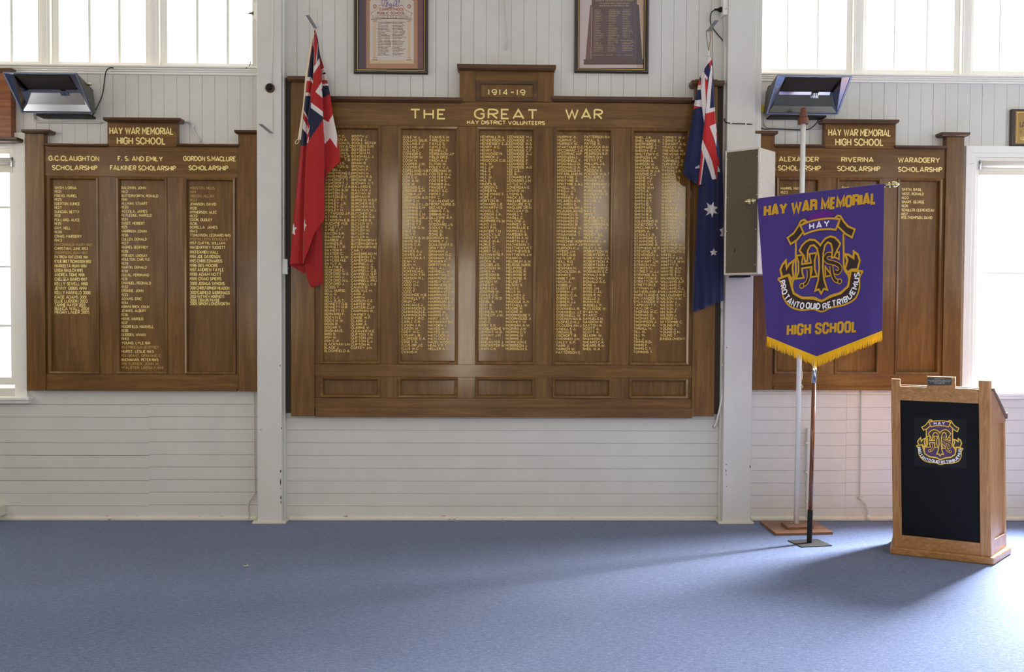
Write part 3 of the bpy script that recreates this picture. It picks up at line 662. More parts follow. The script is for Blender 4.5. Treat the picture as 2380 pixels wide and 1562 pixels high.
# --- the two scholarship boards
def scholarship(label, o, pil, caps, centre, ccap, shoulders, hdr_y, pan, bottom, base, heads, lists):
    t = thing('honour_board', label, 'honour board', o)
    Yb, Ys, Yp, Yq = -.020, -.052, -.024, -.066
    zbot = at(sum(pil[0])/2, bottom, Yq).z
    hx0, hx1 = at(pil[0][1], 600, Ys).x, at(pil[1][0], 600, Ys).x
    cc = (hx0+hx1)/2; pm = (pil[0][1]+pil[1][0])/2
    part_box('backing_board', t, M['wback'], hx0-.1, hx1+.1, Yb, 0, zbot+.02, at(pm, hdr_y[0], Yb).z)
    for (a, b_), (ca, cb, cy0, cy1) in zip(pil, caps):
        q0, q1 = at(a, 600, Yq).x, at(b_, 600, Yq).x
        part_box('pilaster', t, M['wv'], q0, q1, Yq, 0, zbot, at((a+b_)/2, cy1-1, Yq).z)
        cap_part(t, at(ca, cy0, -.105).x, at(cb, cy0, -.105).x, at((a+b_)/2, cy1, -.105).z, at((a+b_)/2, cy0, -.105).z, .105, 'pilaster_cap')
    top = pan[0][2]
    hd = part_box('header_rail', t, M['wh'], hx0, hx1, Ys, Yb, at(pm, top, Ys).z, at(pm, hdr_y[0]+4, Ys).z)
    e = rect(centre[0], centre[1], centre[2], centre[3], Ys-.012)
    ctr = part_box('raised_centre', t, M['wh'], e[0], e[1], Ys-.012, 0, e[2], e[3])
    e = rect(*ccap, -.12); cap_part(t, e[0], e[1], e[2], e[3], .12, back=-.023)
    for s in shoulders:
        e = rect(*s, -.082); cap_part(t, e[0], e[1], e[2], e[3], .082)
    ybot = pan[0][3]; zt, zb = at(pm, top, Ys).z, at(pm, ybot, Ys).z
    part_box('lower_rail', t, M['wh'], hx0, hx1, Ys, Yb, zbot+.01, zb)
    part_box('base_rail', t, M['wh'], hx0+.012, hx1-.012, Ys-.012, Yb, zbot, at(pm, base, Ys).z)
    xs = [(at(p[0], 640, Ys).x, at(p[1], 640, Ys).x) for p in pan]
    ed = [hx0]+[v for p in xs for v in p]+[hx1]
    for k in range(4): part_box('stile', t, M['wv'], ed[2*k], ed[2*k+1], Ys+(.008 if k in (0, 3) else .0006), Yb, zb, zt, .0012)
    prof = [(0, Ys), (0, Ys-.005), (.005, Ys-.008), (.018, Ys-.005), (.023, Ys+.002), (.0232, Yp)]
    for k in range(3):
        pn = part_box('name_panel', t, M['wp'], xs[k][0], xs[k][1], Yp, Yb+.002, zb, zt, 0)
        moulding(xs[k][0], xs[k][1], zb, zt, prof, M['wv'], pn)
        b = MB()
        for s, x_, y_, x2, cp, mi in lists[k]:
            c = at(x_, y_, Yp); q = at(x2, y_, Yp); cap = cp*.00345
            write(b, s, lambda u, v: (u, Yp-.0006, v), c.x, c.z-cap/2, cap, .0019 if cp < 6 else .0023, width=q.x-c.x, mi=mi, n=4)
        if b.v: b.build('gilt_names', [M['goldpale'], M['goldold']], pn)
    for s, a, c, y0, y1, sw in heads[1]:
        b = MB(); head_text(b, s, Ys, a, c, y0, y1, sw); b.build('gilt_heading', M['goldpale'], hd)
    for s, a, c, y0, y1, sw in heads[0]:
        b = MB(); head_text(b, s, Ys-.012, a, c, y0, y1, sw); b.build('gilt_title', M['goldpale'], ctr)
    return t
def L2(x, rows, sc=3.004, oy=400, ox=0, cap=5.6):
    out = []
    for s, y, xe in rows:
        mi = 1 if s.startswith('*') else 0; s = s.lstrip('*')
        big = s.startswith('+'); s = s.lstrip('+')
        out.append((s, ox+x/sc, oy+y/sc, ox+xe/sc, 6.5 if big else cap, mi))
    return out
def P2(s): 
    out = []
    for r in s.split(';'):
        a = r.strip().rsplit('|', 2); out.append((a[0], float(a[1]), float(a[2])))
    return out
A1 = P2("SMITH, LORNA|109|533;1921|135|426;FRIEND, MURIEL|165|537;1925|191|428;EGERTON, EUNICE|220|556;1927|248|429;DUNCAN, BETTY|277|553;1931|304|420;POLLARD, ALICE|333|555;1935|360|425;GAY, NELL|390|492;1939|418|430;CRAIG, MARGERY|448|570;1943|476|430;*MACDONALD, MARY 1947|506|643;CHRISTIAN, JUNE 1953|533|612;*THOMPSON, JOAN 1957|562|610;PATRICIA RUTLEDGE 1961|592|611;+KYLIE BRETTSCHNEIDER 1993|623|634;+MARKEETA MUNN 1994|654|604;+LINDA BAULCH 1995|685|577;+ANDREA TIGHE 1996|716|590;+CHELSEA BAIRD 1997|747|607;+KELLY SEWELL 1998|779|611;+JENNY GIBBS 1999|810|603;+KELLY MANFIELD 2000|841|630;+KACIE ADAMS 2001|872|602;+ELLIE LUGSDIN 2002|900|611;+TAMMIE MAYER 2003|927|595;+BIANCA WALL 2004|952|622;+MEGAN LAUER 2005|977|622")
A2 = P2("BALDWIN, JOHN|109|1018;1912|137|891;BUTTERWORTH, RONALD|165|1103;1916|191|888;ALLMAN, STUART|218|1028;1920|245|895;ACCOLA, JAMES|273|1027;RUTLEDGE, HAROLD|301|1057;1924|329|893;SWEET, HERBERT|357|1010;1925|384|888;HARRISON, EDWIN|412|1023;1926|440|893;CULLEN, DONALD|468|1023;1927|496|895;HUGHES, GEOFFREY|524|1033;1928|553|893;McREADY, LINDSAY|582|1028;MOULTON, CARLYLE|609|1045;1929|637|893;MARTIN, DONALD|664|1023;1930|691|891;DUVAL, FERDINAND|718|1040;1931|746|887;EMANUEL, REGINALD|774|1052;1932|801|893;ERSKINE, JOHN|828|1000;1933|857|891;ADAMS, ERIC|884|988;1934|912|893;KIRKPATRICK, COLIN|940|1041;JENKINS, ALBERT|968|1018;1936|996|892;HOWE, HAROLD|1024|998;1937|1052|890;MOORFIELD, MAXWELL|1079|1073;1938|1107|893;GODDEN, VIVIAN|1135|1017;1940|1163|896;YOUNG, LYLE 1941|1193|1047;*1953 PRIDEAUX,GEOFFREY|1223|1109;HURST, LESLIE 1943|1252|1070;*1951 GRANT, GRAHAME C.|1281|1128;BUCHANAN, PETER 1945|1310|1104;*1951 TURNER, JOHN W.|1338|1112;*McALISTER, LINDSAY 1946|1365|1140")
A3 = P2("*HOUSTON, HILLIS|110|1497;*1919|138|1367;*GIBSON, ALLAN|166|1493;*1923|195|1373;JOHNSON, DAVID|223|1508;1928|252|1372;McPHERSON, ALEC|280|1512;1932|306|1376;COOK, DUDLEY|332|1482;1936|359|1375;BORELLA  JAMES|385|1517;1943|412|1375;TOMLINSON, LEONARD 1945|440|1608;*1952 KILLEEN, DOUGLAS|467|1588;1957 CURTIS, WILLIAM|495|1570;1961 GEOFFREY TUCKETT|525|1572;+1993 DAMIEN WALL|558|1525;+1994 JOE DAVIDSON|589|1537;+1995 CHRIS EDWARDS|620|1550;+1996 DES MOORE|651|1521;+1997 ANDREW FAYLE|681|1561;+1998 ADAM NOTT|713|1544;+1999 CRAIG SPIERS|744|1544;+2000 JOSHUA SYMONS|777|1567;+2001 CHRISTOPHER HEADON|809|1600;+2002 CARMELO ANDRONACO|841|1603;2003 MATTHEW MORPHETT|868|1567;+2004 TRAVIS PAYNE|894|1533;+2005 SIMON LONGWORTH|918|1601")
scholarship('brown scholarship honour board, its three panels all filled with gilt names', (at(330, 600).x, 0, at(330, 907).z),
    ((60, 103.5), (554, 597)), ((48, 115, 300.5, 308.5), (544, 606, 302, 310)), (249.4, 279, 410.6, 341), (238.6, 273, 419.4, 282),
    ((102, 333.5, 250, 340), (410, 334, 555, 340.5)), (335, 411), ((111, 230.5, 411, 869.5), (270, 389, 411, 869.5), (428, 547.5, 411, 869.5)), 908, 899.5,
    ([('HAY WAR MEMORIAL', 254, 403.5, 296, 313, 1.38), ('HIGH SCHOOL', 271.5, 385.5, 319, 336, 1.38)],
     [('G.C.CLAUGHTON', 113, 231, 362, 374.5, 1.12), ('SCHOLARSHIP', 121, 226.5, 384, 396, 1.12), ('F. S. AND EMILY', 273.5, 379, 363, 375, 1.12),
      ('FALKINER SCHOLARSHIP', 255.5, 409, 384.5, 396.5, 1.12), ('GORDON S.MACLURE', 426, 548.5, 363, 375, 1.12), ('SCHOLARSHIP', 438.5, 530.5, 384.5, 396.5, 1.12)]),
    (L2(383, A1), L2(849, A2), L2(1328, A3)))
def L3(s): return [(r[0], 1790+r[1]/5.174, 410+r[2]/5.174, 1790+r[3]/5.174, 5.6, 0) for r in s]
scholarship('brown scholarship honour board behind the white pole and the purple banner, mostly bare panels', (at(2000, 600).x, 0, at(2000, 905).z),
    ((1753, 1797.5), (2195.5, 2236.5)), ((1748, 1809, 304, 312.5), (2189, 2255.5, 307, 315.5)), (1917.6, 283, 2081.5, 345), (1911.5, 277, 2090.5, 285.5),
    ((1800, 335, 1919, 342), (2081, 338, 2202, 345)), (339, 413), ((1802, 1904, 413, 870), (1942, 2046.5, 413, 870), (2082.5, 2187, 413, 870)), 906.5, 898,
    ([('HAY WAR MEMORIAL', 1924.7, 2071, 300, 317, 1.38), ('HIGH SCHOOL', 1941, 2054, 322, 339, 1.38)],
     [('ALEXANDER', 1810, 1903, 364, 376, 1.12), ('SCHOLARSHIP', 1808, 1907.5, 384.5, 397, 1.12), ('RIVERINA', 1955, 2030.5, 365, 377, 1.12),
      ('SCHOLARSHIP', 1946, 2045.5, 386, 398.5, 1.12), ('WARADGERY', 2087, 2184.5, 366, 378.5, 1.12), ('SCHOLARSHIP', 2087, 2189.5, 388, 400, 1.12)]),
    (L3([('HARRIS, MAY', 130, 143, 362), ('1923', 130, 192, 208)]), L3([('SHI', 865, 137, 940)]),
     L3([('SMITH, BASIL', 1588, 157, 1822), ('WEST, RONALD', 1586, 209, 1843), ('1922', 1585, 258, 1662), ('SMART, GEORGE', 1584, 307, 1852), ('1926', 1584, 354, 1656),
         ('SCHULLER, CLEMENCEAU', 1583, 404, 1968), ('1957', 1580, 453, 1650), ('1955 THOMPSON, DAVID', 1578, 494, 1948)])))
import numpy as np
# ------------------------------------------------------------------ flags: dyed cloth hanging in folds from wall brackets
def lerpline(pts, y):
    if y <= pts[0][0]: return pts[0][1]
    for (a, u), (b_, v) in zip(pts, pts[1:]):
        if y <= b_: return u+(v-u)*(y-a)/(b_-a)
    return pts[-1][1]
def inside(px, py, poly):
    r = np.zeros(px.shape, bool); n = len(poly); j = n-1
    for i in range(n):
        xi, yi = poly[i]; xj, yj = poly[j]
        if yi != yj:
            c = ((yi > py) != (yj > py)) & (px < (xj-xi)*(py-yi)/(yj-yi)+xi); r ^= c
        j = i
    return r
def drape(mb, y0, y1, xl, xr, keys, Y, base, polys, step=.8, nu=None, ripple=0.):
    """a hanging fold of cloth: keys = [(line x(y), depth)] across it, cosine-eased between"""
    wmax = max(lerpline(xr, y)-lerpline(xl, y) for y in np.arange(y0, y1, 4))
    nu = nu or int(wmax/step); nv = int((y1-y0)/step)+1
    PX = np.zeros((nv, nu+1)); PY = np.zeros((nv, nu+1)); D = np.zeros((nv, nu+1))
    for j in range(nv):
        y = y0+(y1-y0)*j/(nv-1); a, c = lerpline(xl, y), lerpline(xr, y)
        kx = [(lerpline(k, y) if not callable(k) else k(y), d) for k, d in keys]; kx.sort(key=lambda q: q[0])
        for i in range(nu+1):
            x = a+(c-a)*i/nu; PX[j, i] = x; PY[j, i] = y
            d = kx[0][1] if x <= kx[0][0] else kx[-1][1]
            for (x0_, d0), (x1_, d1) in zip(kx, kx[1:]):
                if x0_ <= x <= x1_ and x1_ > x0_:
                    s = (x-x0_)/(x1_-x0_); s = .5-.5*math.cos(PI*s); d = d0+(d1-d0)*s; break
            D[j, i] = d*min(1, .25+(y-y0)/160) + .004*math.sin(y*.021+x*.06) + ripple*math.sin(x*.34+y*.006)*min(1, max(0, (y-330)/120))
    col = np.zeros((nv, nu+1, 3)); col[:] = base
    for poly, c in polys:
        col[inside(PX, PY, poly)] = c
    o = len(mb.v)
    if mb.c is None: mb.c = []
    vs = [at(PX[j, i], PY[j, i], Y-D[j, i]) for j in range(nv) for i in range(nu+1)]
    fs = [(j*(nu+1)+i, j*(nu+1)+i+1, (j+1)*(nu+1)+i+1, (j+1)*(nu+1)+i) for j in range(nv-1) for i in range(nu)]
    mb.add(vs, fs); mb.c += [tuple(c) for c in col.reshape(-1, 3)]
def PX_(ox, oy, s, *polys):
    return [([(ox+x/s, oy+y/s) for x, y in p], c) for p, c in polys]
M['flag'] = cloth('dyed_bunting', rough=.8, attr='dye_and_shade', sheen=.2)
RED, WHT, NVY = lin(168, 34, 34), lin(214, 204, 200), lin(32, 34, 60)
FY = -.20
t = thing('flag', 'red ensign with white stars hanging in folds from its wall bracket', 'flag', (at(735, 70, FY).x, FY, at(735, 660, FY).z), 'flags hung over the honour board')
A = PX_(660, 30, 4.883,
    ([(325, 370), (335, 230), (352, 228), (400, 400), (372, 560), (335, 620), (335, 400)], WHT),
    ([(345, 232), (372, 265), (384, 300), (372, 450), (358, 580), (340, 602), (345, 480), (336, 400), (342, 300)], RED),
    ([(325, 360), (340, 440), (338, 590), (328, 765), (250, 728), (290, 540)], NVY),
    ([(340, 600), (402, 500), (440, 560), (460, 800), (445, 1130), (310, 1020), (300, 900), (328, 770), (335, 690)], RED),
    ([(385, 360), (402, 430), (406, 512), (372, 560), (380, 440)], NVY),
    ([(402, 508), (412, 572), (335, 692), (335, 618), (375, 556)], WHT),
    ([(402, 470), (470, 560), (470, 625), (425, 640)], RED),
    ([(425, 640), (452, 622), (480, 670), (430, 697)], WHT), ([(430, 692), (480, 660), (480, 702), (432, 702)], NVY),
    ([(428, 698), (500, 698), (510, 765), (435, 766)], WHT), ([(433, 764), (510, 760), (515, 802), (435, 810)], RED),
    ([(435, 806), (515, 799), (520, 829), (438, 831)], WHT), ([(438, 829), (520, 824), (530, 915), (443, 964), (430, 900)], NVY),
    ([(432, 778), (356, 895), (440, 967), (436, 905), (420, 868), (438, 850)], WHT),
    ([(262, 728), (305, 728), (328, 765), (328, 802), (300, 772), (240, 772)], WHT), ([(240, 772), (300, 772), (328, 800), (318, 862), (300, 922), (230, 905)], RED),
    ([(230, 904), (288, 904), (303, 942), (298, 948), (285, 942), (225, 946)], WHT),
    ([(225, 945), (306, 940), (306, 1010), (296, 1290), (270, 1240), (272, 1190), (215, 1090)], NVY),
    ([(215, 1080), (272, 1190), (270, 1215), (215, 1120)], WHT), ([(215, 1115), (271, 1212), (272, 1292), (205, 1190)], RED),
    ([(205, 1185), (270, 1292), (262, 1376), (190, 1290)], WHT), ([(190, 1290), (262, 1376), (256, 1505), (170, 1512)], NVY),
    ([(306, 1015), (445, 1122), (446, 1184), (306, 1080)], WHT), ([(306, 1078), (446, 1182), (441, 1212), (285, 1442), (286, 1280), (298, 1130)], NVY),
    ([(292, 1275), (286, 1330), (262, 1395), (262, 1370)], WHT), ([(286, 1328), (286, 1395), (262, 1455), (259, 1400)], RED), ([(286, 1392), (275, 1475), (257, 1472)], WHT),
    ([(446, 1208), (505, 1240), (555, 1148), (575, 1262), (586, 1300), (606, 1402), (600, 1534), (525, 1420), (460, 1490), (457, 1390), (452, 1345)], WHT))
B_ = PX_(660, 330, 4.463, ([(103, 843), (108, 885), (137, 890), (112, 915), (116, 967), (95, 950), (80, 952), (85, 880)], WHT),
    ([(219, 798), (219, 850), (237, 862), (221, 880), (213, 932), (209, 880), (211, 820)], WHT))
xl = [(69, 731), (100, 724), (179, 711.5), (253, 704.5), (325, 698.5), (339, 699), (437.5, 689), (520, 681.3), (617, 673.4)]
xr = [(69, 732.5), (91, 739), (128, 744), (153, 752), (183.6, 760), (214, 766.5), (265.5, 773.7), (317, 784), (352, 789), (375, 791), (404, 761), (431, 755), (507, 754), (514, 750.7), (540.6, 731.7), (572, 720.5), (603, 708), (617, 705.5)]
fA = [(69, 731.7), (130, 730), (190, 726.5), (224, 721.4), (302, 713), (330, 713.8), (428, 709), (531, 706), (617, 704.5)]
fB = [(69, 733), (120, 741), (180, 748), (224, 750), (296, 752), (330, 753), (420, 754), (620, 756)]
off = lambda l, d: [(y, x+d) for y, x in l]
fM = [(y, (lerpline(fA, y)*.45+lerpline(fB, y)*.55)) for y in range(69, 620, 30)]
fL = [(y, (lerpline(xl, y)*.55+lerpline(fA, y)*.45)) for y in range(69, 620, 30)]
fR = [(y, max(lerpline(xr, y), lerpline(fB, y)+2)) for y in range(69, 620, 10)]
fl2 = [(69, 731.6), (330, 708), (450, 700), (604, 693.6), (620, 693)]
c = MB()
drape(c, 69, 613, xl, xr, [(xl, .0), (fL, .030), (off(fl2, -.8), .026), (off(fl2, .9), .012), (off(fA, -1), .008), (off(fA, 1.2), .048), (fM, .056), (off(fB, -1.5), .040), (off(fB, .6), -.006), (fR, .030)], FY, RED, A+B_, ripple=.0025)
x2l = [(430, 712), (606, 706), (652, 715), (668, 722)]; x2r = [(430, 754), (507, 753), (520.5, 747.4), (659, 750.7), (668, 729)]
drape(c, 431, 668, x2l, x2r, [(x2l, .012), ([(430, 734), (668, 736)], .026), (x2r, -.004)], FY+.012, lin(156, 30, 32), [])  # fold lying behind: its shade is put into the darker red
x3l = [(612, 672.5), (617, 674), (636, 708)]; x3r = [(612, 708), (636, 709)]
drape(c, 612, 636, x3l, x3r, [(x3l, -.004), (x3r, .0)], FY+.020, lin(150, 28, 30), [])  # underside triangle, shade painted in as a deeper red
c.build('cloth', M['flag'], t, smooth=True)
h = MB(); hl = [(69, 730.7), (99.6, 721.4), (171, 710), (245, 704), (325, 691.7)]; hr = [(69, 732.4), (106, 727), (178.5, 714), (253, 706), (325, 699.6)]
ys = [69+i*8 for i in range(33)]
h.add([q for y in ys for q in (at(lerpline(hl, y), y, FY-.004), at(lerpline(hr, y), y, FY-.010))], [(2*i, 2*i+1, 2*i+3, 2*i+2) for i in range(32)])
h.build('heading_band', M['cream'], t)
l = MB(); l.tube(catmull([at(697, 322, FY-.008), at(690, 325, FY-.012), at(686, 332, FY-.012), at(690, 334.5, FY-.012), at(694, 330, FY-.01), at(695, 324, FY-.008)], 4), .0028)
l.build('rope_loop', M['cream'], t)
l = MB(); l.tube(catmull([at(732, 70, FY-.003), at(733, 67.5, FY+.06), at(735.5, 66.5, -.08), at(738.5, 63, -.03)], 4), .003)
l.build('hanging_cord', M['cream'], t)

t = thing('flag', 'dark blue Australian flag with white stars hanging in folds beside the speaker box', 'flag', (at(1647, 130, FY).x, FY, at(1647, 720, FY).z), 'flags hung over the honour board')
NV2 = lin(30, 34, 72); RD2 = lin(186, 38, 38)
A = PX_(1560, 0, 3.55,
    ([(235, 640), (245, 700), (240, 708), (200, 710)], RD2), ([(200, 706), (246, 702), (246, 742), (200, 744)], WHT), ([(200, 741), (246, 739), (251, 830), (180, 832)], NV2),
    ([(180, 828), (251, 823), (256, 884), (180, 872)], WHT), ([(180, 871), (256, 883), (215, 890), (175, 902)], RD2),
    ([(310, 455), (340, 490), (300, 530), (272, 580), (268, 640), (240, 640), (255, 520), (285, 480)], WHT),
    ([(305, 525), (316, 612), (300, 642), (272, 592), (275, 565)], NV2), ([(320, 503), (337, 490), (331, 530), (318, 572), (315, 520)], RD2),
    ([(331, 535), (348, 560), (346, 595), (332, 720), (319, 896), (290, 938), (284, 932), (298, 760), (312, 642), (322, 590)], WHT),
    ([(270, 598), (301, 640), (298, 664), (272, 634)], WHT), ([(272, 632), (300, 664), (298, 742), (285, 862), (284, 760), (275, 690)], RD2),
    ([(252, 600), (277, 600), (280, 700), (288, 860), (272, 1012), (262, 960), (250, 860), (244, 740)], WHT),
    ([(343, 588), (355, 650), (362, 886), (318, 896), (332, 720)], NV2), ([(318, 894), (365, 884), (365, 916), (284, 939), (290, 905)], WHT),
    ([(284, 938), (366, 915), (372, 1018), (316, 1040), (352, 1150), (376, 1260), (382, 1478), (340, 1372), (259, 1152), (270, 1060)], RD2),
    ([(316, 1041), (372, 1018), (376, 1080), (373, 1215), (350, 1132)], WHT),
    ([(259, 1152), (335, 1325), (372, 1475), (340, 1482), (276, 1290), (243, 1522), (226, 1524), (246, 1300), (250, 1200)], WHT),
    ([(250, 1225), (264, 1290), (237, 1527), (222, 1527), (240, 1350)], RD2),
    ([(372, 1088), (388, 1112), (385, 1136), (370, 1122)], RD2), ([(366, 1048), (387, 1085), (384, 1102)], WHT), ([(380, 1280), (392, 1300), (398, 1362), (376, 1402)], RD2), ([(385, 1368), (402, 1400), (402, 1421), (382, 1417)], WHT))
B_ = PX_(1560, 380, 4.338, ([(428, 385), (430, 430), (471, 440), (440, 470), (468, 506), (425, 500), (415, 546), (398, 500), (350, 525), (370, 485), (330, 460), (370, 445), (360, 395), (402, 425)], WHT),
    ([(428, 851), (440, 880), (468, 885), (446, 902), (456, 929), (428, 915), (402, 929), (410, 905), (390, 885), (419, 880)], WHT),
    ([(486, 664), (508, 657), (530, 640), (534, 732), (520, 735), (491, 729), (508, 700)], WHT),
    ([(242, 40), (285, 14), (285, 46), (244, 52)], lin(170, 168, 180)))
xl = [(129, 1646), (136, 1640), (146, 1635.6), (160, 1633.8), (180, 1626), (211, 1619.7), (250.7, 1612), (310, 1602), (386, 1589.6), (403, 1588), (414.6, 1598), (430.7, 1624.5), (483.7, 1621), (564, 1616.5), (656.6, 1610.7), (714, 1608.4), (727, 1611.9)]
xr = [(129, 1648), (135, 1654), (158, 1657), (211, 1660), (282, 1663), (324, 1668.5), (352, 1674), (389, 1678), (449, 1681), (698, 1682), (727, 1613)]
fA = [(129, 1646), (208, 1629), (253, 1632), (282, 1636), (296, 1634), (327, 1632), (366, 1627.6), (431, 1623.4), (432, 1620), (727, 1611)]
fB = [(129, 1648), (160, 1649), (208, 1646), (264, 1641), (330, 1640), (431, 1640), (727, 1640)]
fC = [(129, 1650), (211, 1657), (282, 1662), (324, 1663), (420, 1668), (500, 1669), (727, 1668)]
fh = [(129, 1645), (160, 1634.5), (208, 1632), (282, 1636), (727, 1620)]
c = MB()
fF = [(129, 1645), (211, 1622), (300, 1616), (390, 1604), (431, 1622), (727, 1611)]
FY2 = -.19
drape(c, 129, 727, xl, xr, [(xl, .0), (fF, .030), (off(fA, -.9), .022), (off(fA, .9), .040), (fB, .050), (off(fC, -1), .030), (off(fC, 1), .008), (xr, -.014)], FY2, NV2, A+B_, ripple=.007)
xu = [(378, 1590), (390, 1600), (431, 1624)]; xv = [(378, 1632), (431, 1634)]
drape(c, 378, 431, xu, xv, [(xu, .0), (xv, .010)], FY2+.012, lin(26, 30, 62), [])  # underside of the flap, inner shadow painted in as darker navy
c.build('cloth', M['flag'], t, smooth=True)
l = MB(); l.tube(catmull([at(1647, 131, FY2-.003), at(1647, 124, FY2), at(1647, 117, FY2)], 3), [.005]*5 if False else .0045)
l.build('toggle', M['white'], t)
l = MB()
for pts in ([(1647, 118), (1643.5, 95), (1641.5, 72), (1648, 71)], [(1647, 118), (1650.5, 95), (1653, 72), (1655, 72), (1656, 100), (1655, 130)], [(1655.5, 130), (1656.5, 150), (1657.5, 168)]):
    l.tube(catmull([at(x, y, FY2-.004 if y > 80 else -.17) for x, y in pts], 4), .0026, n=6)
l.build('string', M['rope'], t)

# ------------------------------------------------------------------ flat bar brackets that carry the flags
def bracket(wx, wy, tx, ty, Yw, wd, label, strip, flip):
    """flat bar: one arm up the wall, one straight out from it"""
    p = at(wx, wy, Yw); d = Vector((0, -1, 0))
    best = min((abs(at_px(p+d*(k*.005))[0]-tx)+abs(at_px(p+d*(k*.005))[1]-ty), k*.005) for k in range(10, 90))[1]
    m = MB(); x0, x1 = (p.x-wd, p.x) if flip else (p.x, p.x+wd)
    m.box(x0, x1, Yw-best, Yw-.004, p.z, p.z+.004)
    o = tag(m.build('flag_bracket', M['grey'], loc=(p.x, Yw, p.z)), label, 'bracket', 'flat bar flag brackets')
    s = MB(); s.box(x0, x1, Yw-.005, Yw, p.z, p.z+strip)
    for k in (.25, .75): s.lathe([(.004, 0), (.005, .003), (.003, .004)], ((x0+x1)/2, Yw-.004, p.z+strip*k), (0, -1, 0), 8)
    s.build('wall_arm', M['wall'], o)
def at_px(p):
    v = p-CAM; z = v.dot(FW); return W_/2+F_*v.dot(RT)/z, H_/2-F_*v.dot(UP)/z
bracket(737, 66, 716, 36, -.001, .026, 'grey bar bracket that carries the red ensign', .16, True)
bracket(1642, 73, 1663, 48, -.001, .030, 'grey bar bracket that carries the dark blue flag', .16, False)
bracket(634.5, 310, 609, 291.5, -.121, .026, 'grey bar bracket on the white post under the round knob, carrying nothing', .30, True)

